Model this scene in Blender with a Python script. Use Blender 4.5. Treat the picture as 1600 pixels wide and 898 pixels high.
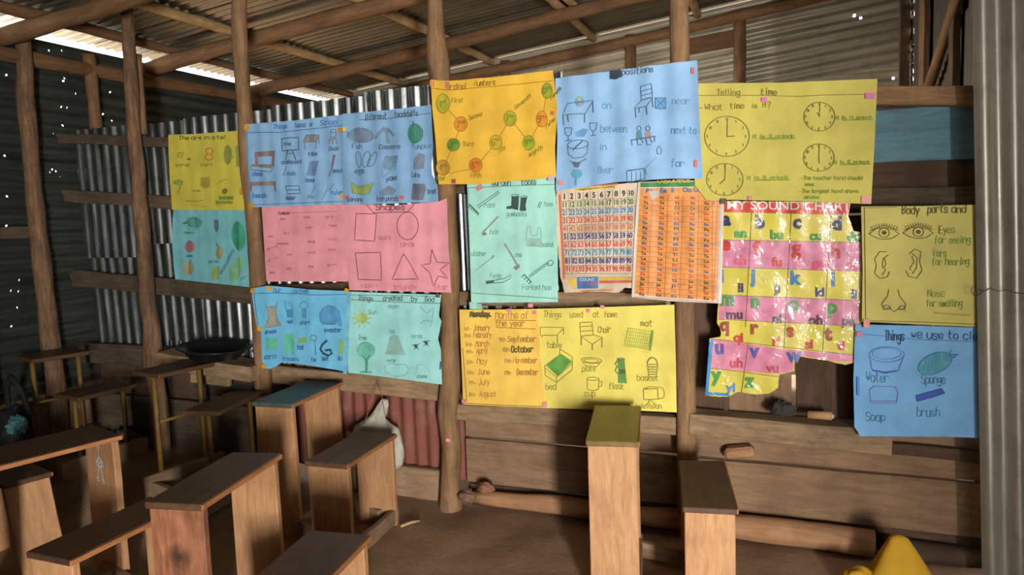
import bpy, bmesh, math, random
from mathutils import Vector, Matrix, noise
from mathutils.geometry import delaunay_2d_cdt
random.seed(7)
for o in list(bpy.data.objects): bpy.data.objects.remove(o)
SC = bpy.context.scene
COL = SC.collection

# ------------------------------------------------------------------ camera
F_PX = 1147.0
CAM = Vector((0, 0, 1.5))
_yaw, _pitch, _roll = math.radians(20.7), math.radians(5.7), math.radians(-2.12)
FWD = Vector((-math.sin(_yaw)*math.cos(_pitch), math.cos(_yaw)*math.cos(_pitch), -math.sin(_pitch)))
_r0 = Vector((math.cos(_yaw), math.sin(_yaw), 0)); _u0 = _r0.cross(FWD)
RGT = _r0*math.cos(_roll) + _u0*math.sin(_roll)
UPV = -_r0*math.sin(_roll) + _u0*math.cos(_roll)
cam = bpy.data.cameras.new('camera'); co = bpy.data.objects.new('camera', cam); COL.objects.link(co)
cam.sensor_width = 36; cam.lens = F_PX*36/1600; cam.clip_start = .02
m = Matrix((RGT, UPV, -FWD)).transposed().to_4x4(); m.translation = CAM
co.matrix_world = m; SC.camera = co

# ------------------------------------------------------------------ light
w = bpy.data.worlds.new('overcast_sky'); SC.world = w; w.use_nodes = True
bg = w.node_tree.nodes['Background']; bg.inputs[0].default_value = (.93, .97, 1, 1); bg.inputs[1].default_value = 5.0
def area(name, loc, target, sx, sy, power, col=(1, 1, 1)):
    l = bpy.data.lights.new(name, 'AREA'); l.shape = 'RECTANGLE'; l.size = sx; l.size_y = sy; l.energy = power; l.color = col
    o = bpy.data.objects.new(name, l); COL.objects.link(o); o.location = loc
    o.rotation_euler = (Vector(target)-Vector(loc)).to_track_quat('-Z', 'Y').to_euler()
    return o
area('doorway_daylight', (2.35, -3.5, 1.2), (-.7, 3.3, 1.2), .42, 1.4, 520, (1, .965, .92))
area('rear_wall_fill', (-8.0, 3.6, 1.0), (.3, 6.3, 1.9), .8, 1.4, 560, (1, .97, .9))  # added fill lamp, no such source seen, brightens the far wall
vs = SC.view_settings; vs.view_transform = 'Standard'; vs.look = 'None'; vs.exposure = 0.2; vs.gamma = 1; vs.use_curve_mapping = False

# ------------------------------------------------------------------ helpers
def ray(x, y): return FWD + RGT*((x-800)/F_PX) - UPV*((y-449)/F_PX)
def onY(Y, x, y):
    d = ray(x, y); return CAM + d*((Y-CAM.y)/d.y)
def onX(X, x, y):
    d = ray(x, y); return CAM + d*((X-CAM.x)/d.x)
def onZ(Z, x, y):
    d = ray(x, y); return CAM + d*((Z-CAM.z)/d.z)
WM = {}
def lin(c):
    c = c/255; return c/12.92 if c <= .04045 else ((c+.055)/1.055)**2.4
def rgb(c): return (lin(c[0]), lin(c[1]), lin(c[2]), 1)
def mk(name, verts, faces, mat, parent=None, M=None, smooth=False, local=False):
    if M is None:
        if parent is not None: M = WM[parent.name].copy()
        else:
            n = len(verts); M = Matrix.Translation((sum(v[0] for v in verts)/n, sum(v[1] for v in verts)/n, min(v[2] for v in verts)))
    if not local:
        I = M.inverted(); verts = [I @ Vector(v) for v in verts]
    me = bpy.data.meshes.new(name); me.from_pydata([tuple(v) for v in verts], [], faces); me.update()
    if smooth:
        me.polygons.foreach_set('use_smooth', [True]*len(me.polygons))
    o = bpy.data.objects.new(name, me); COL.objects.link(o)
    if mat: me.materials.append(mat)
    if parent is not None:
        o.parent = parent; o.matrix_basis = WM[parent.name].inverted() @ M
    else: o.matrix_basis = M
    WM[o.name] = M
    return o
def empty(name, loc):
    o = bpy.data.objects.new(name, None); COL.objects.link(o); o.location = loc; o.empty_display_size = .1
    WM[o.name] = Matrix.Translation(loc); return o
def tag(o, label, cat, group=None):
    o['label'] = label; o['category'] = cat
    if group: o['group'] = group
    return o
def struct(name, label, cat='wall', loc=(0, 0, 0)):
    o = empty(name, loc); o['kind'] = 'structure'; o['label'] = label; o['category'] = cat; return o
def frame(c, X, Y):
    X = Vector(X).normalized(); Y = Vector(Y); Z = X.cross(Y).normalized(); Y = Z.cross(X)
    M = Matrix((X, Y, Z)).transposed().to_4x4(); M.translation = Vector(c); return M
def box(name, c, X, Y, dims, mat, parent=None, bev=.004, rough=0.0, seg=1):
    """bevelled board; local X is the grain. rough > 0 makes the edges uneven."""
    bm = bmesh.new(); bmesh.ops.create_cube(bm, size=1)
    for v in bm.verts: v.co = Vector((v.co.x*dims[0], v.co.y*dims[1], v.co.z*dims[2]))
    if rough > 0:
        es = [e for e in bm.edges if abs((e.verts[0].co-e.verts[1].co).x) > dims[0]*.9]
        bmesh.ops.subdivide_edges(bm, edges=es, cuts=max(3, int(dims[0]/.09)), use_grid_fill=True)
        sd = random.random()*50
        for v in bm.verts:
            n = noise.noise_vector(Vector((v.co.x*4+sd, v.co.y*7, v.co.z*7)))
            v.co += Vector((n.x*.3*rough, n.y*rough*.7, n.z*rough))
    if bev: bmesh.ops.bevel(bm, geom=[e for e in bm.edges if len(e.link_faces) == 2 and e.calc_face_angle() > .6], offset=bev, segments=seg, affect='EDGES')
    bm.verts.index_update()
    vs_ = [v.co.copy() for v in bm.verts]; fs = [[v.index for v in f.verts] for f in bm.faces]; bm.free()
    return mk(name, vs_, fs, mat, parent, frame(c, X, Y), local=True)
def rail(name, a, b, height, depth, mat, parent, rough=.006, bev=.004):
    """board from a to b (centres, world), height vertical, depth across."""
    a = Vector(a); b = Vector(b); X = b-a
    Y = Vector((0, 0, 1)).cross(X).normalized()
    return box(name, (a+b)/2, X, Y, (X.length, depth, height), mat, parent, bev, rough)
def tube(name, pts, rad, mat, parent=None, n=10, lump=.0, seed=0, res=0, flat=1.0):
    pts = [Vector(p) for p in pts]
    if res:
        P, R = [], []
        for i in range(len(pts)-1):
            k = max(1, int((pts[i+1]-pts[i]).length/res))
            for j in range(k): P.append(pts[i].lerp(pts[i+1], j/k)); R.append(rad[i]+(rad[i+1]-rad[i])*j/k)
        P.append(pts[-1]); R.append(rad[-1]); pts, rad = P, R
    vs_, fs = [], []; ref = None
    for i, p in enumerate(pts):
        t = (pts[min(i+1, len(pts)-1)]-pts[max(i-1, 0)]).normalized()
        if ref is None: ref = t.orthogonal()
        a = (ref-t*ref.dot(t)).normalized(); b = t.cross(a); ref = a
        for k in range(n):
            th = 2*math.pi*k/n; r = rad[i]
            if lump: r *= 1+lump*noise.noise(Vector((p.x*5+math.cos(th)*.8+seed, p.y*5+math.sin(th)*.8, p.z*5)))
            vs_.append(p+a*(math.cos(th)*r)+b*(math.sin(th)*r*flat))
    for i in range(len(pts)-1):
        for k in range(n): fs.append([i*n+k, i*n+(k+1) % n, (i+1)*n+(k+1) % n, (i+1)*n+k])
    fs.append(list(range(n))[::-1]); fs.append([(len(pts)-1)*n+k for k in range(n)])
    X = pts[-1]-pts[0]
    return mk(name, vs_, fs, mat, parent, frame(pts[0], X if X.length > 1e-6 else (1, 0, 0), (X.orthogonal() if X.length > 1e-6 else (0, 1, 0))), smooth=True)
def pole(name, pp, Y, mat, parent, seed=0, lump=.22, n=14):
    """round trunk given as (px, py, width px) stations standing in the plane y = Y."""
    pts, rad = [], []
    for x, y, wd in pp:
        c = onY(Y, x, y); pts.append(c); rad.append(wd/2/F_PX*(c-CAM).dot(FWD))
    return tube(name, pts, rad, mat, parent, n, lump, seed, .04)
def sheet(name, O, U, V, Lu, Lv, mat, parent, pitch=.076, amp=.009, holes=(), cut=None, ph=0.0):
    """corrugated iron: straight along U, waves across V; holes = (u, v, ru, rv) real openings; cut(u,v)->bool keeps."""
    O = Vector(O); U = Vector(U).normalized(); V = Vector(V).normalized(); N = U.cross(V)
    us = {0.0, Lu}
    for (u, v, ru, rv) in holes: us |= {max(0, u-ru), min(Lu, u+ru)}
    us = sorted(us); nv = int(Lv/(pitch/8)); dv = Lv/nv
    vs_, fs = [], []
    for u in us:
        for j in range(nv+1):
            v = j*dv; vs_.append(O+U*u+V*v+N*(amp*math.sin(2*math.pi*v/pitch+ph)))
    for i in range(len(us)-1):
        for j in range(nv):
            cu, cv = (us[i]+us[i+1])/2, (j+.5)*dv
            if any(abs(cu-h[0]) < h[2] and abs(cv-h[1]) < max(h[3], dv*.51) for h in holes): continue
            a = i*(nv+1)+j; fs.append([a, a+1, a+nv+2, a+nv+1])
    return mk(name, vs_, fs, mat, parent, frame(O, U, V), smooth=True)

# ------------------------------------------------------------------ materials
MATS = {}
def base(name):
    if name in MATS: return MATS[name], None, None
    mt = bpy.data.materials.new(name); mt.use_nodes = True; MATS[name] = mt
    return mt, mt.node_tree, mt.node_tree.nodes['Principled BSDF']
def node(nt, t, **kw):
    n = nt.nodes.new(t)
    for k, v in kw.items():
        if k in n.inputs: n.inputs[k].default_value = v
        else: setattr(n, k, v)
    return n
def ramp(nt, src, stops):
    r = nt.nodes.new('ShaderNodeValToRGB'); nt.links.new(src, r.inputs[0]); e = r.color_ramp.elements
    while len(e) < len(stops): e.new(.5)
    for i, (p, c) in enumerate(stops): e[i].position = p; e[i].color = c
    return r.outputs[0]
def mixc(nt, fac, a, b, mode='MIX'):
    n = nt.nodes.new('ShaderNodeMix'); n.data_type = 'RGBA'; n.blend_type = mode
    for s, v in ((n.inputs[0], fac), (n.inputs[6], a), (n.inputs[7], b)):
        if hasattr(v, 'node'): nt.links.new(v, s)
        else: s.default_value = v
    return n.outputs[2]
def wood(name, dark, light, stain=(70, 60, 48), stain_amt=.45, rough=.75, scale=9, bump=.25, spec=.3):
    mt, nt, p = base(name)
    if nt is None: return mt
    tc = node(nt, 'ShaderNodeTexCoord'); oi = node(nt, 'ShaderNodeObjectInfo')
    add = nt.nodes.new('ShaderNodeVectorMath'); add.operation = 'ADD'
    cm = nt.nodes.new('ShaderNodeCombineXYZ'); mu = node(nt, 'ShaderNodeMath', operation='MULTIPLY'); mu.inputs[1].default_value = 37
    nt.links.new(oi.outputs['Random'], mu.inputs[0])
    for i in range(3): nt.links.new(mu.outputs[0], cm.inputs[i])
    nt.links.new(tc.outputs['Object'], add.inputs[0]); nt.links.new(cm.outputs[0], add.inputs[1])
    mp = node(nt, 'ShaderNodeMapping'); mp.inputs['Scale'].default_value = (1.0, 7, 7); nt.links.new(add.outputs[0], mp.inputs[0])
    n1 = node(nt, 'ShaderNodeTexNoise', Scale=scale, Detail=7.0, Roughness=.65, Distortion=.6); nt.links.new(mp.outputs[0], n1.inputs['Vector'])
    c = ramp(nt, n1.outputs['Fac'], [(.28, rgb(dark)), (.72, rgb(light))])
    n2 = node(nt, 'ShaderNodeTexNoise', Scale=4.5, Detail=5.0, Roughness=.7); nt.links.new(add.outputs[0], n2.inputs['Vector'])
    f = ramp(nt, n2.outputs['Fac'], [(.45, (0, 0, 0, 1)), (.75, (stain_amt,)*3+(1,))])
    c = mixc(nt, f, c, rgb(stain))
    hv = node(nt, 'ShaderNodeHueSaturation'); mr = node(nt, 'ShaderNodeMapRange'); mr.inputs[3].default_value = .82; mr.inputs[4].default_value = 1.15
    nt.links.new(oi.outputs['Random'], mr.inputs[0]); nt.links.new(mr.outputs[0], hv.inputs['Value']); nt.links.new(c, hv.inputs['Color'])
    nt.links.new(hv.outputs[0], p.inputs['Base Color'])
    p.inputs['Roughness'].default_value = rough; p.inputs['Specular IOR Level'].default_value = spec
    b = node(nt, 'ShaderNodeBump', Strength=bump, Distance=.01); nt.links.new(n1.outputs['Fac'], b.inputs['Height']); nt.links.new(b.outputs[0], p.inputs['Normal'])
    return mt
def metal(name, col, col2, rough=.42, metallic=.75, spots=None, spot_amt=.6):
    mt, nt, p = base(name)
    if nt is None: return mt
    tc = node(nt, 'ShaderNodeTexCoord')
    mp = node(nt, 'ShaderNodeMapping'); mp.inputs['Scale'].default_value = (.7, 9, 3); nt.links.new(tc.outputs['Object'], mp.inputs[0])
    n1 = node(nt, 'ShaderNodeTexNoise', Scale=2.5, Detail=6.0, Roughness=.6); nt.links.new(mp.outputs[0], n1.inputs['Vector'])
    c = ramp(nt, n1.outputs['Fac'], [(.3, rgb(col)), (.7, rgb(col2))])
    if spots:
        n2 = node(nt, 'ShaderNodeTexNoise', Scale=6.0, Detail=7.0, Roughness=.7); nt.links.new(tc.outputs['Object'], n2.inputs['Vector'])
        f = ramp(nt, n2.outputs['Fac'], [(.5, (0, 0, 0, 1)), (.68, (spot_amt,)*3+(1,))]); c = mixc(nt, f, c, rgb(spots))
    nt.links.new(c, p.inputs['Base Color']); p.inputs['Metallic'].default_value = metallic
    r = ramp(nt, n1.outputs['Fac'], [(.2, (rough-.1,)*3+(1,)), (.8, (rough+.15,)*3+(1,))]); nt.links.new(r, p.inputs['Roughness'])
    b = node(nt, 'ShaderNodeBump', Strength=.12, Distance=.01); nt.links.new(n1.outputs['Fac'], b.inputs['Height']); nt.links.new(b.outputs[0], p.inputs['Normal'])
    return mt
def paper(name, col, rough=.65, var=.12, spec=.3, coat=0):
    mt, nt, p = base(name)
    if nt is None: return mt
    tc = node(nt, 'ShaderNodeTexCoord')
    n1 = node(nt, 'ShaderNodeTexNoise', Scale=5.0, Detail=5.0, Roughness=.6); nt.links.new(tc.outputs['Object'], n1.inputs['Vector'])
    d = tuple(x*(1-var) for x in col)
    c = ramp(nt, n1.outputs['Fac'], [(.3, rgb(d)), (.6, rgb(col))]); nt.links.new(c, p.inputs['Base Color'])
    p.inputs['Roughness'].default_value = rough; p.inputs['Specular IOR Level'].default_value = spec; p.inputs['Coat Weight'].default_value = coat; p.inputs['Coat Roughness'].default_value = .12
    b = node(nt, 'ShaderNodeBump', Strength=.15, Distance=.004); n3 = node(nt, 'ShaderNodeTexNoise', Scale=14.0, Detail=3.0); nt.links.new(tc.outputs['Object'], n3.inputs['Vector'])
    nt.links.new(n3.outputs['Fac'], b.inputs['Height']); nt.links.new(b.outputs[0], p.inputs['Normal'])
    return mt
def plain(name, col, rough=.6, metallic=0, spec=.4):
    mt, nt, p = base(name)
    if nt is None: return mt
    tc = node(nt, 'ShaderNodeTexCoord'); n1 = node(nt, 'ShaderNodeTexNoise', Scale=18.0, Detail=4.0); nt.links.new(tc.outputs['Object'], n1.inputs['Vector'])
    c = ramp(nt, n1.outputs['Fac'], [(.3, rgb(tuple(x*.82 for x in col))), (.7, rgb(col))]); nt.links.new(c, p.inputs['Base Color'])
    p.inputs['Roughness'].default_value = rough; p.inputs['Metallic'].default_value = metallic; p.inputs['Specular IOR Level'].default_value = spec
    return mt
def ink(col, rough=.8): return plain('ink_%02x%02x%02x_%d' % (*[int(x) for x in col], int(rough*100)), col, rough, 0, .2 if rough > .6 else .5)

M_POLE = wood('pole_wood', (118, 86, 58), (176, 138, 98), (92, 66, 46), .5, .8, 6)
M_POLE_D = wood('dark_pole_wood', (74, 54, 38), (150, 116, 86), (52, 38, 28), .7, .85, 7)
M_RAFTER = wood('rafter_wood', (98, 70, 46), (142, 106, 72), (62, 44, 30), .5, .8, 6)
M_PURLIN = wood('purlin_wood', (166, 130, 84), (212, 178, 126), (96, 72, 46), .6, .8, 6)
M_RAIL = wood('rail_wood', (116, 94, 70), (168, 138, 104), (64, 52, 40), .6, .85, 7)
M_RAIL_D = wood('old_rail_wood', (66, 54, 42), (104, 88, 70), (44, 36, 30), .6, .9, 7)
M_PLANK = wood('plank_wood', (116, 88, 65), (152, 121, 92), (88, 72, 58), .55, .85, 5)
M_PLANK_D = wood('dark_plank_wood', (74, 55, 42), (106, 80, 60), (42, 32, 26), .6, .85, 5)
M_BEAM = wood('base_log_wood', (152, 108, 74), (192, 146, 106), (104, 78, 58), .5, .85, 5)
M_DESK = wood('desk_side_wood', (166, 119, 80), (206, 158, 113), (140, 96, 66), .5, .6, 7, .15)
M_TOP = wood('desk_top_wood', (70, 48, 32), (104, 74, 50), (54, 42, 32), .5, .5, 6, .1, .4)
M_TOP_G = wood('green_grey_top', (62, 72, 66), (92, 100, 90), (60, 50, 40), .5, .5, 6, .1, .4)
M_TOP_O = wood('olive_top', (104, 84, 34), (140, 116, 52), (84, 64, 36), .4, .4, 6, .08, .5)
M_EDGE = wood('top_edge_wood', (140, 88, 50), (186, 128, 78), (96, 64, 40), .4, .7, 7)
M_BASE = wood('base_rail_wood', (126, 100, 76), (166, 136, 106), (80, 62, 48), .5, .9, 6)
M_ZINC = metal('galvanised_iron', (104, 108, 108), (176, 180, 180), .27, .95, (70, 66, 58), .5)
M_ZINC_D = metal('dull_iron', (84, 90, 86), (118, 124, 118), .5, .6, (66, 60, 50), .5)
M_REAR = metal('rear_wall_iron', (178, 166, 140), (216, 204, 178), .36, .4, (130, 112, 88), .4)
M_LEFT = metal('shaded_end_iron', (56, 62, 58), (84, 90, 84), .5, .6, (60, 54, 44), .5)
M_ROOF = metal('roof_iron', (108, 104, 90), (144, 138, 120), .36, .75, (120, 100, 74), .45)
M_RUST = metal('rusty_red_iron', (110, 62, 50), (146, 84, 68), .75, .1, (160, 140, 126), .35)
M_NEAR = metal('pale_iron', (158, 150, 134), (188, 180, 164), .42, .6, (96, 84, 68), .35)

# ------------------------------------------------------------------ floor
def sstep(a, b, x):
    t = max(0, min(1, (x-a)/(b-a))); return t*t*(3-2*t)
def fz(x, y): return .2*sstep(2.2, 4.1, -x)*sstep(2.2, 2.9, y)*(1-sstep(4.3, 6, -x))
def floor():
    xs = []; x = -9
    while x < 7: xs.append(x); x += .05 if -4.6 < x < 1.4 else .4
    ys = []; y = -6
    while y < 10: ys.append(y); y += .05 if 1.2 < y < 3.8 else .4
    vs_, fs = [], []
    for y in ys:
        for x in xs:
            n = noise.noise(Vector((x*1.7, y*1.7, 3)))*.012 + noise.noise(Vector((x*6, y*6, 9)))*.007+noise.noise(Vector((x*15, y*15, 1)))*.003
            vs_.append((x, y, fz(x, y)+n-.006))
    k = len(xs)
    for j in range(len(ys)-1):
        for i in range(k-1): a = j*k+i; fs.append([a, a+1, a+k+1, a+k])
    mt, nt, p = base('earth')
    tc = node(nt, 'ShaderNodeTexCoord'); n1 = node(nt, 'ShaderNodeTexNoise', Scale=3.0, Detail=10.0, Roughness=.7); nt.links.new(tc.outputs['Object'], n1.inputs['Vector'])
    c = ramp(nt, n1.outputs['Fac'], [(.3, rgb((128, 100, 78))), (.52, rgb((156, 126, 100))), (.75, rgb((176, 146, 118)))]); nt.links.new(c, p.inputs['Base Color'])
    n2 = node(nt, 'ShaderNodeTexNoise', Scale=40.0, Detail=8.0, Roughness=.7); nt.links.new(tc.outputs['Object'], n2.inputs['Vector'])
    b = node(nt, 'ShaderNodeBump', Strength=.6, Distance=.012); nt.links.new(n2.outputs['Fac'], b.inputs['Height']); nt.links.new(b.outputs[0], p.inputs['Normal'])
    p.inputs['Roughness'].default_value = .95; p.inputs['Specular IOR Level'].default_value = .15
    o = mk('floor', vs_, fs, mt, smooth=True, M=Matrix.Identity(4)); o['kind'] = 'structure'; o['label'] = 'uneven bare brown earth floor'; o['category'] = 'floor'
floor()

# ------------------------------------------------------------------ roof
def zroof(x): return 2.745 + .1*(x+4.2)
ceiling = struct('ceiling', 'corrugated iron roof on round pole rafters', 'ceiling')
y = -2.3; i = 0
while y < 6.7:
    sheet('roof_sheet', (-4.37, y, zroof(-4.37)+.004*(i % 2)), (1, 0, .1), (0, 1, 0), 6.75, .80, M_ROOF, ceiling, ph=i*.3)
    y += .76; i += 1
def rafter(y, x0, x1, r, dz, seed, sag=0):
    pts = []
    for k in range(9):
        x = x0+(x1-x0)*k/8; pts.append((x, y+.03*math.sin(k*1.3+seed), zroof(x)-.085-dz+sag*math.sin(math.pi*k/8)))
    tube('rafter', pts, [r*(1.1-.02*k) for k in range(9)], M_RAFTER, ceiling, 10, .18, seed, .08)
for k, yy in enumerate((-1.3, -.2, .9, 1.98, 3.06, 4.12, 5.22)): rafter(yy, -4.4, 2.2, .047, .035, k*3.1)
rafter(6.27, -4.4, 1.2, .045, .05, 40)
for k, xx in enumerate((-4.02, -3.46, -2.51, -1.55, -.67, .25, 1.2)):
    tube('purlin', [(xx+.02*math.sin(j*1.7+k), -2.2+j*1.08, zroof(xx)-.04) for j in range(9)], [.034, .032, .036, .03, .033, .036, .03, .033, .03], M_PURLIN if 0 < k < 5 else M_RAFTER, ceiling, 9, .2, k*5, .1)
# doubled purlin length seen over the middle
tube('purlin', [(-1.46, 3.6, zroof(-1.46)-.045), (-1.44, 5.5, zroof(-1.44)-.045)], [.03, .026], M_PURLIN, ceiling, 9, .2, 77, .1)

# ------------------------------------------------------------------ end wall on the left
XL = -4.28
wl = struct('wall_left', 'dark horizontal corrugated iron end wall with eave gap and pinholes')
def lholes(pix, z0):
    hs = []
    for x, y, r in pix:
        p = onX(XL, x, y); hs.append((p.y-(-2.2), p.z-z0, .0016*r, .0016*r))
    return hs
HP = [(10, 90, 1), (12, 116, 3), (99, 127, 4), (101, 123, 2), (152, 127, 2), (174, 143, 3), (97, 168, 2), (106, 169, 1), (152, 163, 3), (163, 177, 3), (175, 189, 2), (99, 195, 3), (86, 208, 2), (10, 243, 3),
      (84, 264, 2), (90, 268, 2), (80, 268, 1), (94, 277, 2), (226, 150, 3), (226, 185, 2), (118, 147, 1), (10, 306, 3), (10, 353, 3), (32, 438, 1), (17, 453, 1), (30, 456, 1), (40, 469, 2), (18, 509, 2), (26, 480, 1), (77, 79, 2), (99, 79, 1)]
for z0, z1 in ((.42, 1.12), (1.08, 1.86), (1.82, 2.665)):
    for y0, L_ in ((-2.2, 5.85), (5.2, 1.2)) if z1 < 2 else ((-2.2, 8.6),):   # unseen opening added to let in the rear fill, between y 3.65 and 5.2
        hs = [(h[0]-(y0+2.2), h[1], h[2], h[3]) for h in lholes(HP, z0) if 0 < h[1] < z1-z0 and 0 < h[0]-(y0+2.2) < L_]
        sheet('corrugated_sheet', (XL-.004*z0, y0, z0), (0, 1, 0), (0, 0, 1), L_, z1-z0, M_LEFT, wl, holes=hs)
tube('wall_plate', [(XL+.06, -2.2, 2.5), (XL+.06, .8, 2.5), (XL+.07, 3.2, 2.52), (XL+.06, 6.3, 2.56)], [.045, .04, .045, .04], M_RAFTER, wl, 9, .2, 5, .12)
for yy in (.6, 1.7, 2.75, 3.6, 5.25):
    tube('wall_post', [(XL+.07, yy, fz(XL, yy)), (XL+.06, yy+.03, 1.3), (XL+.07, yy, 2.62)], [.045, .04, .038], M_RAFTER, wl, 9, .2, yy*3, .1)
box('skirting_board', (XL+.05, .65, .36), (0, 1, 0), (-1, 0, 0), (5.5, .03, .2), M_RAIL, wl, rough=.006)
box('skirting_board', (XL+.02, .75, .13), (0, 1, 0), (-1, 0, 0), (5.9, .03, .3), M_PLANK_D, wl, rough=.006)
rail('wall_rail', (XL+.04, -2.0, 1.5), (XL+.04, 3.2, 1.5), .07, .03, M_RAIL_D, wl)

# ------------------------------------------------------------------ partition with the posters
YP = 3.325
wb = struct('wall_back', 'partition of poles, rails, planks and upright corrugated iron carrying the posters')
# upright iron: several overlapping lengths
def vsheet(x0, x1, z0, z1, mat, yo=0, ph=0, tilt=0):
    return sheet('corrugated_sheet', (x0, 3.44+yo, z0), (tilt, 0, 1), (-1, 0, 0), z1-z0, x1-x0, mat, wb, ph=ph) if False else sheet('corrugated_sheet', (x1, 3.44+yo, z0), (tilt, 0, 1), (-1, 0, 0), z1-z0, x1-x0, mat, wb, ph=ph)
vsheet(-4.2, -3.72, 1.32, 2.125, M_ZINC, 0, .3); vsheet(-3.76, -3.28, 1.40, 2.12, M_ZINC, .006, 1.2); vsheet(-3.32, -2.66, 1.36, 2.13, M_ZINC, 0, 2.2)
vsheet(-4.19, -3.7, .72, 1.40, M_ZINC, .015, 1.0, -.02); vsheet(-3.74, -3.3, .70, 1.46, M_ZINC, .02, 0.2, -.02); vsheet(-3.32, -2.66, .68, 1.42, M_ZINC, .015, .8)
vsheet(-4.15, -3.45, .50, .80, M_ZINC, .03, 2.0)
vsheet(-2.70, -2.05, .70, 2.15, M_ZINC, .004, .5); vsheet(-2.09, -1.5, .70, 2.17, M_ZINC, 0, 1.9); vsheet(-1.56, -1.0, .62, 2.165, M_ZINC, .006, .2)
vsheet(-2.70, -1.56, .1, .74, M_RUST, .006, .6)
sheet('corrugated_sheet', (-3.42, 3.46, .28), (1, 0, 0), (0, 0, 1), .80, .50, M_ZINC_D, wb)
# poles
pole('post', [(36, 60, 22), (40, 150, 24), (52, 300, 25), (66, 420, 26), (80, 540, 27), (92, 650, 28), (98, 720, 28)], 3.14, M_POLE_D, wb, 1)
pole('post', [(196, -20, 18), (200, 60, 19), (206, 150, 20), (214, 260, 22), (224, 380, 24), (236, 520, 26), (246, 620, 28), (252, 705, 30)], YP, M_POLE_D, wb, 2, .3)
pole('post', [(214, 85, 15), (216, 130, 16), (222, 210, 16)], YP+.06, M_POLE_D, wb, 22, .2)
pole('post', [(372, -40, 25), (375, 60, 25), (381, 160, 24), (388, 260, 25), (398, 360, 25), (404, 460, 25), (412, 600, 27), (418, 720, 29), (424, 815, 30)], YP, M_POLE, wb, 3)
pole('post', [(677, -40, 23), (681, 40, 25), (684, 100, 36), (688, 125, 30), (690, 200, 30), (698, 300, 32), (702, 420, 31), (704, 560, 31), (701, 650, 34), (705, 700, 31), (703, 755, 33), (705, 806, 37)], YP, M_POLE, wb, 4)
pole('post', [(1060, -40, 30), (1062, 80, 31), (1065, 300, 32), (1070, 500, 31), (1073, 700, 30), (1075, 860, 31)], YP, M_POLE, wb, 5, .08)
tube('post', [(.86, 3.4, 0), (.86, 3.4, 2.95)], [.05, .045], M_POLE_D, wb, 10, .2, 6, .1)
# rails, given by their centre line on the wall
def wrail(x0, y0, x1, y1, h, mat, yc=3.40, dep=.035, name='rail', rough=.006):
    a = onY(yc, x0, y0); b = onY(yc, x1, y1)
    return rail(name, a, b, h, dep, mat, wb, rough)
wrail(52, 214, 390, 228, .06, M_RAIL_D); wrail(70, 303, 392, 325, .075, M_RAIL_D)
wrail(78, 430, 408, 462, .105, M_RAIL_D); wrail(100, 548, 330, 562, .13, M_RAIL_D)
wrail(262, 556, 408, 580, .085, M_RAIL, 3.31, .19, 'ledge_board', .012)
wrail(300, 586, 360, 594, .08, M_RAIL, 3.34, .03)
wrail(60, 625, 420, 664, .2, M_RAIL_D, 3.41, .03, 'skirting_board')
rail('skirting_board', (-4.2, 3.43, .2), (-2.7, 3.43, .14), .36, .03, M_RAIL_D, wb)
rail('rail', (-4.2, 3.47, .5), (-2.7, 3.47, .45), .5, .02, M_PLANK_D, wb)
wrail(405, 582, 698, 612, .105, M_RAIL, 3.375, .03, 'rail', .008)
wrail(540, 740, 698, 762, .19, M_BASE, 3.41, .035, 'skirting_board')
wrail(405, 455, 560, 450, .07, M_PLANK_D, 3.39)
wrail(700, 465, 1064, 470, .075, M_RAIL, 3.39); wrail(700, 290, 740, 290, .08, M_RAIL_D, 3.39)
wrail(705, 640, 1068, 664, .085, M_RAIL, 3.345, .05, 'ledge_board', .012)
wrail(1078, 658, 1392, 687, .10, M_RAIL, 3.33, .10, 'ledge_board', .01)
wrail(1064, 150, 1540, 151, .075, M_POLE, 3.37, .06, 'top_rail', .008)
wrail(1064, 305, 1540, 305, .07, M_RAIL_D, 3.38, .03); wrail(1340, 694, 1540, 714, .05, M_PLANK_D, 3.38, .03)
# plank cladding
def wplank(x0, x1, z0, z1, mat, yc=3.43, name='plank', tilt=0):
    return rail(name, (x0, yc, (z0+z1)/2+tilt), (x1, yc, (z0+z1)/2-tilt), z1-z0, .025, mat, wb, .004)
wplank(-1.58, .85, .345, .565, M_PLANK, 3.425, 'plank', .012); wplank(-1.58, .85, .10, .335, M_PLANK, 3.415, 'plank', .01)
wplank(-1.58, .85, -.04, .095, M_PLANK_D, 3.43)
wplank(-1.02, .85, 1.18, 1.44, M_PLANK_D); wplank(-1.02, .85, 1.45, 1.66, M_PLANK_D, 3.435); wplank(.28, .85, 1.69, 1.93, M_PLANK_D, 3.44)
for k, (x0, x1) in enumerate(((-1.02, -.62), (-.61, -.27), (-.26, .02), (.03, .28), (.29, .56), (.57, .85))):
    box('plank', ((x0+x1)/2, 3.43+.006*(k % 2), .87), (0, 0, 1), (1, 0, 0), (.62, x1-x0-.008, .022), M_PLANK_D if k % 2 else M_PLANK, wb, rough=.003)
bp = paper('blue_paint', (88, 132, 150), .6, .35)
box('painted_board', onY(3.40, 1450, 209), (1, 0, 0), (0, 1, 0), (.42, .02, .215), wood('blue_board', (70, 106, 118), (98, 138, 150), (84, 70, 60), .6, .7, 5), wb, rough=.003)
box('paper_scrap', onY(YP-.06, 700, 687), (1, 0, 0), (0, 1, 0), (.022, .004, .018), paper('pink_scrap', (240, 160, 170)), wb, .0005)
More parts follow.
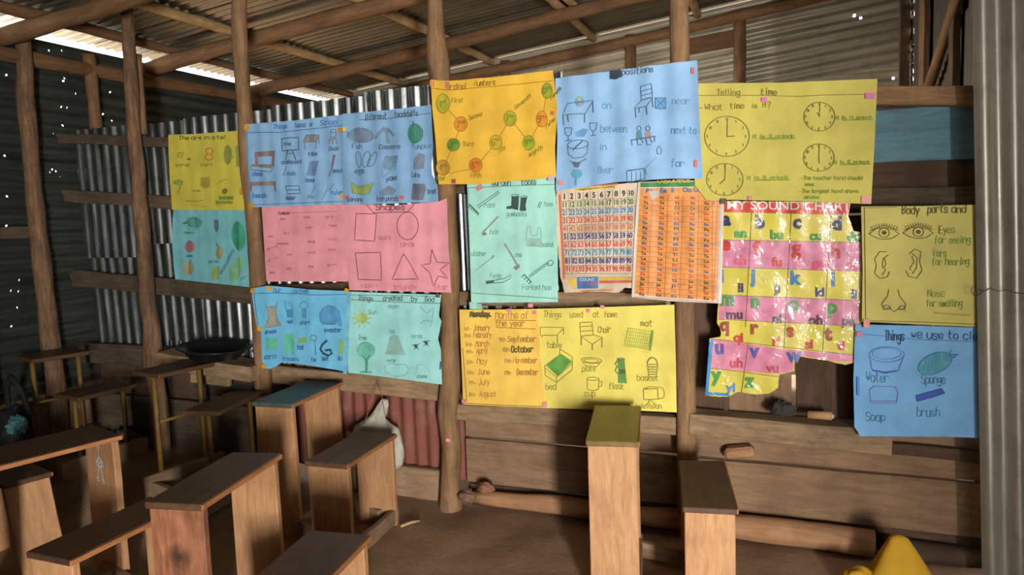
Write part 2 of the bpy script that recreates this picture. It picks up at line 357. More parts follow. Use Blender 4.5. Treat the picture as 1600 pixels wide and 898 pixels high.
# base log along the floor
bl = [onY(3.33, 742, 776), onY(3.33, 860, 787), onY(3.33, 1000, 804), onY(3.33, 1150, 822), onY(3.33, 1290, 838), onY(3.33, 1366, 850)]
tube('base_log', bl, [.035, .045, .045, .055, .06, .058], M_BEAM, wb, 10, .2, 11, .06)
tube('base_log', [onY(3.37, 1380, 852), onY(3.37, 1560, 880)], [.05, .045], M_PLANK_D, wb, 10, .2, 12, .06)

# ------------------------------------------------------------------ far wall of the room behind
YR = 6.36
wr = struct('wall_rear', 'far wall of bright horizontal corrugated iron in the room behind the partition')
hs = []
for x, y, r in [(1340, 24, 3), (1350, 28, 3), (1352, 53, 3), (1372, 57, 2), (1396, 121, 3), (1160, 66, 2)]:
    p = onY(YR, x, y); hs.append((p.x+4.2, p.z-2.02, .003*r, .003*r))
def gable(o, k):   # trim above roof line
    pass
for z0, z1, hh in ((.1, .9, []), (.86, 1.5, []), (1.46, 2.06, []), (2.02, 2.6, [h for h in hs if 0 < h[1] < .5])):
    sheet('corrugated_sheet', (-4.2, YR+.003*z0, z0), (1, 0, 0), (0, 0, 1), 5.08, z1-z0, M_REAR, wr, holes=hh, ph=z0)
for k, zz in enumerate((2.30, 2.02)):   # gable lengths laid along the roof slope
    gh = [(h[0], h[1]+2.02-zz-.1*h[0], h[2], h[3]) for h in hs if h[1] >= .5] if k == 0 else []
    sheet('corrugated_sheet', (-4.2, YR-.012-.01*k, zz), (1, 0, .1), (0, 0, 1), 5.1, .43 if k == 0 else .34, M_REAR, wr, holes=gh, ph=k)
for x, y0, y1 in ((790, 95, 160), (985, 55, 160), (1156, 25, 170)):
    a = onY(YR-.05, x, y0); tube('wall_post', [(a.x, YR-.05, .05), (a.x, YR-.05, a.z)], [.05, .045], M_RAFTER, wr, 8, .15, x, .15)
a = onY(YR-.03, 1115, 66); box('plank', (a.x, YR-.03, a.z), (1, 0, .06), (0, 1, 0), (.5, .02, .13), M_RAFTER, wr, rough=.004)
a = onY(YR-.06, 1413, 60); box('corner_post', (a.x, YR-.06, 1.5), (0, 0, 1), (1, 0, 0), (2.95, .07, .05), M_PLANK_D, wr, rough=.006)
rail('rail', (-4.1, YR-.03, 1.98), (.8, YR-.03, 1.98), .06, .04, M_RAFTER, wr)
XRR = .872
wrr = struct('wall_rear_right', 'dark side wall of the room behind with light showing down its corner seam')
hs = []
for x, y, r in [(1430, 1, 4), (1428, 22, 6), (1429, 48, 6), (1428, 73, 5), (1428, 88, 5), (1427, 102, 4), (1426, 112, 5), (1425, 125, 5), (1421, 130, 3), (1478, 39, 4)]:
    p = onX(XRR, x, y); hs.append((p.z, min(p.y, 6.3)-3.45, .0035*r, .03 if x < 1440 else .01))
sheet('corrugated_sheet', (XRR, 3.45, 0), (0, 0, 1), (0, 1, 0), 3.3, 2.92, metal('shade_dark_iron', (58, 52, 44), (84, 74, 62), .6, .4), wrr, holes=hs)  # shade of this inner face is put into the iron's dark colour
for yy, ww, mt in ((5.55, .16, M_RAFTER), (4.6, .09, M_PLANK_D), (3.9, .1, M_PLANK_D)):
    box('stud', (XRR-.04, yy, 1.55), (0, 0, 1), (0, 1, 0), (3.1, ww, .04), mt, wrr, rough=.006)
tube('brace', [(XRR-.06, 3.6, 2.9), (XRR-.06, 5.4, 2.1)], [.035, .03], M_RAFTER, wrr, 8, .2, 3, .1)

# ------------------------------------------------------------------ near right wall and the wall behind the photographer
wrt = struct('wall_right', 'pale upright corrugated iron sheet standing close on the right')
pe = onY(3.195, 1519, 0); pb = onY(3.195, 1535, 898)
ux = Vector((pe.x-pb.x, 0, pe.z-pb.z)); O = Vector((pb.x, 3.195, pb.z)) - ux*((pb.z)/ux.z)
tl = ux.normalized()
sheet('corrugated_sheet', O, tl, (1, 0, 0), 3.05, 1.5, M_NEAR, wrt, pitch=.094, amp=.013, ph=2.6)
tube('edge_post', [O+tl*.0+Vector((.25, .05, 0)), O+tl*2.9+Vector((.25, .05, 0))], [.03, .028], M_PLANK_D, wrt, 8, .1, 3, .2)
wy = 3.172
wire = [onY(wy, x, y) for x, y in ((1602, 459), (1585, 457), (1572, 452), (1560, 455), (1548, 450), (1538, 455), (1528, 451), (1521, 447), (1517, 453), (1521, 461), (1529, 460), (1536, 455))]
tube('tie_wire', wire, [.0016]*len(wire), plain('wire', (90, 84, 76), .5, .8), wrt, 5)
sheet('corrugated_sheet', (2.15, -1.9, 0), (0, 0, 1), (0, 1, 0), 3.4, 5.2, M_ZINC_D, wrt)
wf = struct('wall_front', 'corrugated iron wall with an open doorway behind the photographer')
sheet('corrugated_sheet', (.55, -1.85, 0), (0, 0, 1), (-1, 0, 0), 3.2, 4.75, M_ZINC_D, wf)
sheet('corrugated_sheet', (2.16, -1.85, 0), (0, 0, 1), (-1, 0, 0), 3.35, .30, M_ZINC_D, wf)  # unseen jamb, widened to shade the right end of the poster wall
sheet('corrugated_sheet', (2.05, -1.85, 2.25), (0, 0, 1), (-1, 0, 0), 1.1, 1.52, M_ZINC_D, wf)

# ------------------------------------------------------------------ desk-and-bench units
def dirv(a): a = math.radians(a); return Vector((math.cos(a), math.sin(a), 0))
def stand(root, kind, c, ang, L, W, h, fl, top_mat, side_mat, t=.022, inset=(.012, .012), pt=.028, splay=(0, 0), taper=.92):
    """a narrow top on two end boards; ang = direction of the long side."""
    X = dirv(ang); Y = dirv(ang+90); c = Vector((c[0], c[1], 0))
    top = box(kind, c+Vector((0, 0, h-t/2)), X, Y, (L, W, t), top_mat, root, .003, .003)
    box('edge_strip', c+Vector((0, 0, h-t/2))-Y*(W/2+.002), X, Y, (L*.995, .006, t*.8), M_EDGE, top, .001)
    for s, ins, sp in ((-1, inset[0], splay[0]), (1, inset[1], splay[1])):
        b = c + X*(s*(L/2-ins-pt/2)); ph = h-t-fl+.02
        lo = b+X*(sp); z1 = h-t; z0 = fl-.02
        up = (b+Vector((0, 0, z1)))-(lo+Vector((0, 0, z0)))
        box('end_panel', (b+lo)/2+Vector((0, 0, (z0+z1)/2)), up, Y, (up.length, W*.94, pt), side_mat, root, .003, .004)
    return top
def base_frame(root, d, s, fl):
    """four floor rails joining the desk and its bench."""
    for (c, ang, L) in ((d[0], d[1], d[2]), (s[0], s[1], s[2])):
        X = dirv(ang); box('base_rail', Vector((c[0], c[1], fl+.035))+dirv(ang-90)*(.085), X, dirv(ang+90), (L*1.02, .03, .075), M_BASE, root, .003, .006)
    for k in (-.36, .40):
        a = Vector((d[0][0], d[0][1], fl+.04))+dirv(d[1])*(d[2]*k); b = Vector((s[0][0], s[0][1], fl+.04))+dirv(s[1])*(s[2]*k)
        X = b-a; box('base_rail', (a+b)/2, X, Vector((0, 0, 1)).cross(X), (X.length+.06, .03, .07), M_BASE, root, .003, .006)
GRP = 'wooden desk and bench units'
def unit(label, d, s, fl=0, dm=M_TOP, sm=M_TOP, side=M_DESK, spl=0):
    root = empty('school_desk', ((d[0][0]+s[0][0])/2, (d[0][1]+s[0][1])/2, fl)); tag(root, label, 'desk', GRP)
    dt = stand(root, 'desk_top', d[0], d[1], d[2], d[3], d[4], fl, dm, side)
    stand(root, 'seat', s[0], s[1], s[2], s[3], s[4], fl, sm, side)
    base_frame(root, d, s, fl)
    return root
uA = unit('wooden desk with olive-brown top and lower bench standing alone in front of the months poster', ((-.655, 2.85), 100, .50, .195, .65), ((-.297, 2.805), 99.5, .50, .185, .45), 0, M_TOP_O, M_TOP)
uB = unit('wooden desk with greenish grey top beside the white bag, its bench towards the pole', ((-2.31, 3.02), 94, .47, .22, .65), ((-1.90, 2.85), 92, .46, .215, .45), 0, M_TOP_G, M_TOP)
M_DESK2 = wood('scorched_side_wood', (128, 74, 52), (186, 128, 92), (52, 40, 36), .75, .6, 6, .15)
_nt = M_DESK2.node_tree; _p = _nt.nodes['Principled BSDF']; _src = _p.inputs['Base Color'].links[0].from_socket   # scorch stain
_tc = node(_nt, 'ShaderNodeTexCoord'); _nz = node(_nt, 'ShaderNodeTexNoise', Scale=16.0, Detail=4.0); _nt.links.new(_tc.outputs['Object'], _nz.inputs['Vector'])
_ad = _nt.nodes.new('ShaderNodeVectorMath'); _ad.operation = 'MULTIPLY_ADD'; _nt.links.new(_nz.outputs['Color'], _ad.inputs[0]); _ad.inputs[1].default_value = (.09, .09, .0); _nt.links.new(_tc.outputs['Object'], _ad.inputs[2])
_ds = _nt.nodes.new('ShaderNodeVectorMath'); _ds.operation = 'DISTANCE'; _nt.links.new(_ad.outputs[0], _ds.inputs[0]); _ds.inputs[1].default_value = (.21, .05, 0)
_f = ramp(_nt, _ds.outputs['Value'], [(.015, (.9, .9, .9, 1)), (.06, (0, 0, 0, 1))])
_nt.links.new(mixc(_nt, _f, _src, rgb((44, 36, 32))), _p.inputs['Base Color'])
uC = unit('front desk with burn-stained reddish end board, bench cut by the lower edge', ((-1.82, 1.915), 99, .485, .20, .65), ((-1.392, 1.785), 97, .48, .225, .45), 0, M_TOP, M_TOP, M_DESK)
# the near end board of that desk is scorched
for o in uC.children:
    if o.name.startswith('end_panel'): o.data.materials[0] = M_DESK2; break
uD = unit('wooden desk at the far left with a chalk doodle on its end board', ((-2.80, 2.0), 73, .52, .285, .65), ((-2.25, 1.85), 89, .50, .205, .45), 0)
# chalk doodle on the far end board of the left desk
far = [o for o in uD.children if o.name.startswith('end_panel')][1]
chalk = plain('chalk', (214, 214, 210), .95)
Xd = dirv(73); Yd = dirv(163)
def chalk_pt(a, b):  # a along width, b height
    c = Vector((-2.80, 2.0, 0))+Xd*(.52/2-.012-.028-.0035); return c+Yd*a+Vector((0, 0, b))
def doodle():
    vs_, fs = [], []
    def st(pl, wd=.0032):
        for (a, b), (c, d) in zip(pl, pl[1:]):
            t = Vector((c-a, d-b)).normalized()*wd; n = (-t.y, t.x); k = len(vs_)
            for q in ((a+n[0], b+n[1]), (a-n[0], b-n[1]), (c-n[0], d-n[1]), (c+n[0], d+n[1])): vs_.append(chalk_pt(*q))
            fs.append([k, k+1, k+2, k+3])
    c = lambda x, y, r: [(x+r*math.cos(t*.7), y+r*math.sin(t*.7)) for t in range(10)]
    st(c(-.01, .595, .014)); st([(-.01, .58), (-.008, .53)]); st(c(-.01, .52, .022)); st(c(.008, .515, .015)); st(c(-.03, .517, .014))
    st([(-.035, .518), (.02, .52)]); st([(-.0, .5), (.018, .45)]); st([(-.02, .5), (-.028, .45)]); st(c(.02, .44, .008)); st(c(-.03, .44, .009)); st([(-.018, .6), (-.004, .585), (-.016, .575)])
    return mk('chalk_mark', vs_, fs, chalk, far)
doodle()
# bench peeping out below the left desk
ob = empty('low_bench', (-3.2, 2.16, 0)); tag(ob, 'low wooden bench with leaning end board glimpsed through the far left desk', 'bench')
stand(ob, 'seat', (-3.30, 2.20), 164, .46, .19, .44, 0, M_TOP, M_DESK, splay=(-.13, .02))

# metal-legged units in the dark corner
M_YEL = metal('worn_yellow_paint', (98, 72, 20), (122, 92, 26), .6, .0, (72, 50, 34), .9)
def metal_unit(label, d, s, fd, fs_):
    root = empty('school_desk', ((d[0][0]+s[0][0])/2, (d[0][1]+s[0][1])/2, (fd+fs_)/2)); tag(root, label, 'desk', 'yellow-legged desk and bench units')
    for kind, (c, ang, L, W, h), fl in (('desk_top', d, fd), ('seat', s, fs_)):
        X = dirv(ang); Y = dirv(ang+90); cc = Vector((c[0], c[1], 0))
        box(kind, cc+Vector((0, 0, h-.011)), X, Y, (L, W, .022), M_TOP, root, .003, .003)
        for sx in (-1, 1):
            b = cc+X*(sx*(L/2-.03))-Y*(W*.1)
            tube('leg', [b+Vector((0, 0, h-.022)), b+Vector((0, 0, fl+.33)), b+Vector((0, 0, fl+.03))], [.0135, .0135, .0135], M_YEL, root, 8)
        if kind == 'desk_top':
            a = cc-X*(L/2-.03)-Y*(W*.1); b = cc+X*(L/2-.03)-Y*(W*.1)
            tube('crossbar', [a+Vector((0, 0, fl+.36)), b+Vector((0, 0, fl+.36))], [.009, .009], M_YEL, root, 8)
        box('base_rail', cc+Vector((0, 0, fl+.04))-Y*(W*.1), X, Y, (L*1.5, .045, .11), M_BASE, root, .004, .008)
    for k in (-.6, .5):
        a = Vector((d[0][0], d[0][1], fd+.03))+dirv(d[1])*(d[2]*k); b = Vector((s[0][0], s[0][1], fs_+.03))+dirv(s[1])*(s[2]*k)
        X = b-a; box('base_rail', (a+b)/2, X, Vector((0, 0, 1)).cross(X), (X.length, .035, .08), M_BASE, root, .004, .008)
    return root
metal_unit('yellow-legged metal desk in the far left corner beside the iron end wall', ((-4.0, 3.0), 72, .30, .25, .795), ((-3.66, 2.98), 82, .34, .23, .605), .17, .16)
metal_unit('yellow-legged metal desk in front of the black basin', ((-3.10, 3.0), 80, .33, .235, .75), ((-2.745, 2.98), 98, .42, .21, .587), .12, .09)

# ------------------------------------------------------------------ loose things
def lathe(name, prof, c, mat, parent=None, n=40, M=None):
    vs_, fs = [], []
    for r, z in prof:
        for k in range(n): th = 2*math.pi*k/n; vs_.append(Vector((r*math.cos(th), r*math.sin(th), z)))
    for i in range(len(prof)-1):
        for k in range(n): fs.append([i*n+k, i*n+(k+1) % n, (i+1)*n+(k+1) % n, (i+1)*n+k])
    return mk(name, vs_, fs, mat, parent, M or Matrix.Translation(c), smooth=True, local=True)
M_BLACK = plain('black_plastic', (26, 28, 30), .35)
bc = onY(3.20, 336, 558)
b = lathe('basin', [(.0, .004), (.145, .0), (.155, .006), (.195, .075), (.225, .098), (.226, .106), (.215, .106), (.188, .08), (.15, .014), (0, .01)], bc, M_BLACK)
tag(b, 'wide black plastic basin on the broken ledge below the teal fruit poster', 'basin')
b.matrix_basis = Matrix.Translation((bc.x, 3.20, bc.z)) @ Matrix.Rotation(math.radians(5), 4, 'Y') @ Matrix.Diagonal((.86, .86, .6, 1))
rimp = lathe('rim', [(.222, .098), (.232, .1), (.236, .106), (.23, .111), (.22, .108)], bc, M_BLACK, None); rimp.parent = b; rimp.matrix_basis = Matrix.Identity(4)

def blob(name, c, sx, sy, sz, mat, parent=None, amp=.25, fr=3, seed=0, sub=4, M=None):
    bm = bmesh.new(); bmesh.ops.create_icosphere(bm, subdivisions=sub, radius=1)
    for v in bm.verts:
        n = v.co.normalized(); d = 1+amp*noise.noise(n*fr+Vector((seed, 0, 0)))+amp*.5*noise.noise(n*fr*2.7+Vector((seed, 5, 0)))
        v.co = Vector((n.x*sx*d, n.y*sy*d, max(n.z*d, -.8)*sz))
    bm.verts.index_update()
    vs_ = [v.co.copy() for v in bm.verts]; fs = [[v.index for v in f.verts] for f in bm.faces]; bm.free()
    return mk(name, vs_, fs, mat, parent, M or Matrix.Translation(c), smooth=True, local=True)
# white cloth bag hung from the rail on two strings
M_SACK = paper('dirty_white_cloth', (206, 200, 182), .8, .3)
bagc = onY(3.30, 592, 688)
def bagmesh():
    st = [(590+30, 612+30, 6, .0), (614, 652-2, 10, 0), (606, 662, 13, 0), (598, 668, 20, 0), (592, 676, 33, 0), (590, 688, 36, 0), (592, 700, 36, 0), (600, 712, 30, 0), (609, 722, 19, 0), (613, 730, 8, 0)]
    st = [(601, 624, 5), (599, 632, 8), (594, 643, 10), (589, 652, 12), (587, 660, 21), (586, 668, 32), (588, 682, 37), (592, 696, 37), (600, 710, 31), (610, 722, 19), (614, 731, 9)]
    pts = [onY(3.30, x, y) for x, y, w_ in st]; rad = [(onY(3.30, x+w_, y)-onY(3.30, x, y)).length for x, y, w_ in st]
    vs_, fs = [], []; n = 28
    for i, p in enumerate(pts):
        for k in range(n):
            th = 2*math.pi*k/n
            r = rad[i]*(1+.22*noise.noise(Vector((math.cos(th)*2.2, math.sin(th)*2.2, p.z*14)))+.07*math.sin(th*7+i))
            vs_.append(p+Vector((math.cos(th)*r, math.sin(th)*r*.5, 0)))
    for i in range(len(pts)-1):
        for k in range(n): fs.append([i*n+k, i*n+(k+1) % n, (i+1)*n+(k+1) % n, (i+1)*n+k])
    fs.append(list(range(n))); fs.append([(len(pts)-1)*n+k for k in range(n)])
    return vs_, fs
bagroot = empty('hanging_bag', onY(3.30, 612, 731)); tag(bagroot, 'dirty white cloth bag with knotted tip hung by strings from the rail', 'bag')
bv, bf = bagmesh(); mk('sack', bv, bf, M_SACK, bagroot, smooth=True)
mk('string', *(lambda: ((lambda o: (o[0], o[1]))(([], []))))(), None, bagroot) if False else None
M_STR = plain('string', (156, 120, 84), .9)
for pl in (((590, 600), (582, 620), (573, 650), (569, 662)), ((590, 600), (596, 615), (601, 645), (606, 668))):
    tube('string', [onY(3.262 if i < 1 else 3.245, x, y) for i, (x, y) in enumerate(pl)], [.0018]*4, M_STR, bagroot, 5)
# yellow cloth by the base log, lower right
def yellow():
    A = onZ(.20, 1400, 843); g = onZ(0, 1400, 925)
    d = Vector((A.x, A.y, 0))
    st = []
    c = Vector((onZ(0.1, 1402, 880).x, onZ(.1, 1402, 880).y, 0))
    n = 40; vs_, fs = [], []
    prof = [(0, .215), (.018, .213), (.03, .205), (.06, .15), (.09, .09), (.125, .03), (.14, .0)]
    for r, z in prof:
        for k in range(n):
            th = 2*math.pi*k/n; q = 1+.16*math.cos(th*3+.4)+.06*math.sin(th*5)*min(1, r/.05)
            vs_.append(c+Vector((math.cos(th)*r*q*1.05, math.sin(th)*r*q*.8, z)))
    for i in range(len(prof)-1):
        for k in range(n): fs.append([i*n+k, i*n+(k+1) % n, (i+1)*n+(k+1) % n, (i+1)*n+k])
    return vs_, fs, c
yv, yf, yc = yellow()
yr = empty('yellow_cloth', (yc.x, yc.y, 0)); tag(yr, 'bright yellow cloth bunched to a peak on the floor by the right wall', 'cloth')
M_YC = paper('yellow_fabric', (206, 156, 34), .75, .12)
mk('peak', yv, yf, M_YC, yr, smooth=True)
blob('fold', (yc.x-.14, yc.y-.05, .035), .065, .05, .055, M_YC, yr, .2, 1.6, 3, 4)
# dark bag, teal plastic bag, crumpled clear plastic in the dark corner
M_BAG = plain('black_fabric', (20, 20, 22), .8)
kb = empty('backpack', (-3.93, 2.72, fz(-3.93, 2.72))); tag(kb, 'black backpack slumped under the corner desk', 'bag')
blob('body', (-3.93, 2.68, .36), .11, .08, .2, M_BAG, kb, .25, 2.5, 8)
tube('strap', [(-3.98, 2.70, .5), (-3.95, 2.68, .66), (-3.90, 2.67, .74), (-3.84, 2.68, .66), (-3.82, 2.70, .52)], [.014]*5, M_BAG, kb, 6, 0, 0, .03)
tb = blob('plastic_bag', (-3.755, 2.58, .44), .045, .04, .05, paper('teal_plastic', (92, 150, 156), .3, .3), None, .5, 4, 21); tag(tb, 'crumpled teal plastic bag beside the black backpack', 'bag')
tb.location.z = .50
cp_ = blob('crumpled_plastic', (-3.80, 3.27, .22), .12, .04, .05, paper('grey_plastic', (104, 97, 95), .3, .3), None, .5, 4, 31); tag(cp_, 'crumpled greyish plastic sheet on the ground in front of the corner partition', 'plastic')
# things on the right ledge
tp = onY(3.31, 1262, 647); tq = onY(3.31, 1300, 650)
mt_ = plain('cardboard', (186, 142, 92), .85)
cr = tube('cardboard_tube', [tp, tq], [.0175, .0175], mt_, None, 16); tag(cr, 'short tan cardboard tube lying on the ledge by the blue cleaning poster', 'tube')
tube('end_cap', [tq, tq+Vector((.008, 0, 0))], [.011, .008], plain('pale_tip', (190, 190, 186), .6), cr, 12)
lp = onY(3.32, 1222, 643); s_ = blob('dark_rag', lp+Vector((0, 0, .012)), .05, .035, .034, plain('dark_rag_cloth', (58, 56, 48), .9), None, .4, 3, 44); tag(s_, 'small dark crumpled rag on the ledge under the torn alphabet chart', 'rag')
wc = onY(3.36, 1155, 706); wk = box('wood_chunk', wc, (1, 0, .12), (0, 1, 0), (.13, .06, .055), M_BEAM, None, .012, .02); tag(wk, 'rough pale wood chunk jammed against the planks behind the low bench', 'wood')
# stones and a stick near the middle pole
for k, (x, y, r, lab) in enumerate(((730, 775, .05, 'brown stone wedged beside the foot of the middle pole'), (760, 762, .042, 'reddish stone at the left end of the base log'))):
    p = onY(3.30, x, y); st_ = blob('stone', (p.x, p.y, max(.02, p.z)), r, r*.7, r*.7, plain('stone_%d' % k, (128, 98, 78) if k == 0 else (150, 104, 76), .95), None, .35, 2, 50+k); tag(st_, lab, 'stone')
a = onZ(.012, 626, 822); b_ = onZ(.012, 656, 813)
tag(tube('stick', [a, a.lerp(b_, .5)+Vector((0, .006, .002)), b_], [.006, .008, .005], M_PURLIN, None, 7, .2, 5), 'pale broken stick on the earth floor near the bench', 'stick')

# ------------------------------------------------------------------ posters
GL = {'a': "453616050312324345|4642", 'b': "0802|0516364543321203", 'c': "4536160503123243", 'd': "4842|4536160503123243", 'e': "044445361605031232 43",
 'f': "38281712|0636", 'g': "453616050413334445|4641301001", 'h': "0802|0516364542", 'i': "1612|1718", 'j': "26211001|2728", 'k': "0802|460442", 'l': "1812",
 'm': "0602|051625|2522|25364542", 'n': "0602|0516364542", 'o': "163645433212030516", 'p': "0600|0516364543321203", 'q': "4640|4536160503123243", 'r': "0602|05163645",
 's': "45361605143443321203", 't': "18132232|0636", 'u': "0603123243|4642", 'v': "062246", 'w': "0612253246", 'x': "0642|4602", 'y': "0623|4610", 'z': "06460242",
 'A': "022842|1434", 'B': "0802|0838473605|0535443302", 'C': "4738180703123243", 'D': "0802|082846342202", 'E': "48080242|0535", 'F': "480802|0535", 'G': "47381807031232434525",
 'H': "0802|4842|0545", 'I': "2822", 'J': "3833221203", 'K': "0802|480542", 'L': "080242", 'M': "0208254842", 'N': "02084248", 'O': "183847433212030718", 'P': "0802|083847463505",
 'Q': "183847433212030718|2442", 'R': "0802|083847463505|2542", 'S': "473818070615354443321203", 'T': "0848|2822", 'U': "080312324348", 'V': "082248", 'W': "0812263248", 'X': "0842|4802",
 'Y': "082548|2522", 'Z': "08480242", '0': "183847433212030718", '1': "072822", '2': "07183847460242", '3': "071838473525|2535444332 1203", '4': "3832|380444", '5': "48081535444332 1203",
 '6': "4738180703123243443515 04", '7': "084812", '8': "15071838473515040312324344 35", '9': "463515060718384743 3212", '-': "0434", '.': "1213", '_': "0242", '?': "07183847352423|2221", ',': "1211", "'": "2827", ':': "1213|1516"}
def chaikin(p):
    q = [p[0]]
    for a, b in zip(p, p[1:]): q += [(a[0]*.75+b[0]*.25, a[1]*.75+b[1]*.25), (a[0]*.25+b[0]*.75, a[1]*.25+b[1]*.75)]
    return q+[p[-1]]
GS = {}
for k_, s_ in GL.items():
    L_ = []
    for st in s_.replace(' ', '').split('|'):
        pl = [(int(st[i]), int(st[i+1])-2) for i in range(0, len(st), 2)]
        L_.append(chaikin(pl) if len(pl) >= 5 else pl)
    GS[k_] = L_
GWID = {'i': 2, 'l': 2, 'j': 3, 'f': 3.6, 't': 3.6, 'I': 4, '.': 2, '1': 3, "'": 2, ',': 2, ':': 2}
def inside(x, y, poly):
    c = False; j = len(poly)-1
    for i in range(len(poly)):
        xi, yi = poly[i]; xj, yj = poly[j]
        if (yi > y) != (yj > y) and x < (xj-xi)*(y-yi)/(yj-yi)+xi: c = not c
        j = i
    return c
def densify(poly, step):
    q = []
    for i, a in enumerate(poly):
        b = poly[(i+1) % len(poly)]; n = max(1, int(math.hypot(b[0]-a[0], b[1]-a[1])/step))
        for k in range(n): q.append((a[0]+(b[0]-a[0])*k/n, a[1]+(b[1]-a[1])*k/n))
    return q
def ell(cx, cy, rx, ry=None, rot=0, n=26, a0=0, a1=360):
    ry = ry or rx; c, s = math.cos(math.radians(rot)), math.sin(math.radians(rot)); q = []
    for k in range(n+1):
        t = math.radians(a0+(a1-a0)*k/n); x, y = rx*math.cos(t), ry*math.sin(t); q.append((cx+x*c-y*s, cy+x*s+y*c))
    return q
TXT = {}
def textmesh(ch, bold):
    if (ch, bold) in TXT: return TXT[(ch, bold)]
    cu = bpy.data.curves.new('t', 'FONT'); cu.body = ch; cu.size = 1; cu.offset = bold; cu.resolution_u = 3
    o = bpy.data.objects.new('t', cu); COL.objects.link(o); bpy.context.view_layer.update()
    me = o.to_mesh(); r = ([(v.co.x, v.co.y) for v in me.vertices], [list(p.vertices) for p in me.polygons])
    o.to_mesh_clear(); bpy.data.objects.remove(o); bpy.data.curves.remove(cu)
    TXT[(ch, bold)] = r; return r
K_ = (52, 58, 54)
class Poster:
    def __init__(s, label, outline, col, layer, fr=(0, 0, 1), rip=.0022, pitch=.09, wr=.003, seed=0, Y=None, mat=None, cat='poster', curl=0, torn=0, group='hand-drawn teaching posters'):
        s.Y = Y if Y else 3.262-.011*layer; s.fr = fr; s.rip = rip; s.pitch = pitch; s.wr = wr; s.seed = seed; s.parts = {}; s.rough = .8 if cat == 'poster' else .45; s.fade = .3 if cat == 'poster' else .05; s.col = col or (224, 206, 120); s.nw = 0; s.rnd = random.Random(seed); s.tapes = []
        poly = densify([s.c(*p) for p in outline], 5)
        if torn: poly = [(x+s.rnd.uniform(-torn, torn), y+s.rnd.uniform(-torn, torn)) for x, y in poly]
        s.poly = poly
        vs_, fs = s.fillmesh(poly, 5.5, 0)
        s.obj = mk('poster', vs_, fs, mat or paper('paper_%d' % seed, col), smooth=True)
        tag(s.obj, label, cat, group)
    def c(s, x, y): return (s.fr[0]+x/s.fr[2], s.fr[1]+y/s.fr[2])
    def relief(s, X, Z):
        return s.rip*math.sin(X*2*math.pi/s.pitch+s.seed+.6*math.sin(Z*3)) + s.wr*noise.noise(Vector((X*5+s.seed*3, s.seed, Z*3))) + s.wr*.35*noise.noise(Vector((X*16, s.seed+4, Z*11)))
    def P(s, x, y, off):
        off = off*1.6 if off else 0
        p = onY(s.Y, x, y); return Vector((p.x, s.Y+s.relief(p.x, p.z)-off, p.z))
    def fillmesh(s, poly, step, off):
        poly = densify(poly, step)
        xs = [p[0] for p in poly]; ys = [p[1] for p in poly]; pts = list(poly); n = len(poly)
        y = min(ys)+step*.5
        while y < max(ys):
            x = min(xs)+step*.5
            while x < max(xs):
                if inside(x, y, poly) and all((x-a)**2+(y-b)**2 > (step*.4)**2 for a, b in poly): pts.append((x, y))
                x += step
            y += step
        r = delaunay_2d_cdt([Vector(p) for p in pts], [], [list(range(n))], 1, 1e-5)
        return [s.P(v.x, v.y, off) for v in r[0]], [list(f)[::-1] for f in r[2]]
    def bucket(s, part, col):
        col = tuple(int(a*(1-s.fade)+b*s.fade) for a, b in zip(col, s.col))
        return s.parts.setdefault(part, {}).setdefault(col, ([], []))
    def fill(s, pts, col, part='drawing', off=.0016):
        V, Fc = s.bucket(part, col)
        pp = [s.c(*p) for p in pts]
        if math.hypot(pp[0][0]-pp[-1][0], pp[0][1]-pp[-1][1]) < .05: pp = pp[:-1]
        vs_, fs = s.fillmesh(pp, 5, off); k = len(V); V += vs_; Fc += [[i+k for i in f] for f in fs]
    def line(s, pts, col=K_, w=1.1, part='drawing', off=.0026, raw=False):
        V, Fc = s.bucket(part, col)
        pp = pts if raw else [s.c(*p) for p in pts]; q = [pp[0]]
        for a, b in zip(pp, pp[1:]):
            n = max(1, int(math.hypot(b[0]-a[0], b[1]-a[1])/6))
            for i in range(1, n+1): q.append((a[0]+(b[0]-a[0])*i/n, a[1]+(b[1]-a[1])*i/n))
        k0 = len(V); h = w/2; m_ = len(q)
        for i, (x, y) in enumerate(q):
            a = q[max(0, i-1)]; b = q[min(m_-1, i+1)]; dx, dy = b[0]-a[0], b[1]-a[1]; d = math.hypot(dx, dy) or 1
            ex = h*.6 if i == m_-1 else (-h*.6 if i == 0 else 0)
            x += dx/d*ex; y += dy/d*ex
            V.append(s.P(x-dy/d*h, y+dx/d*h, off)); V.append(s.P(x+dy/d*h, y-dx/d*h, off))
        for i in range(m_-1): Fc.append([k0+2*i, k0+2*i+1, k0+2*i+3, k0+2*i+2])
    def poly_(s, pts, col=K_, w=1.1, part='drawing', f=None):
        if f: s.fill(pts, f, part)
        s.line(list(pts)+[pts[0]], col, w, part)
    def text(s, x, y, h, t, col=K_, w=1.1, W=None, rise=0, part='lettering', slant=.06):
        """hand lettering, baseline start (x, y), cap height h, total width W (frame units)"""
        s.nw += 1; part = '%s#%d' % (part, s.nw) if part == 'lettering' else part
        adv = sum(GWID.get(ch, 4)+1.3 if ch != ' ' else 3.4 for ch in t); u = h/6; kx = (W/adv) if W else u
        cx = 0
        for ch in t:
            if ch == ' ': cx += 3.4; continue
            jy = s.rnd.uniform(-.25, .25); js = s.rnd.uniform(.92, 1.06)
            for st in GS.get(ch, GS['o']):
                pts = []
                for a, b in st:
                    X = (cx+a*js+b*slant)*kx; pts.append((x+X, y-(b+jy)*u*js+rise*X))
                s.line(pts, col, w, part)
            cx += GWID.get(ch, 4)+1.3
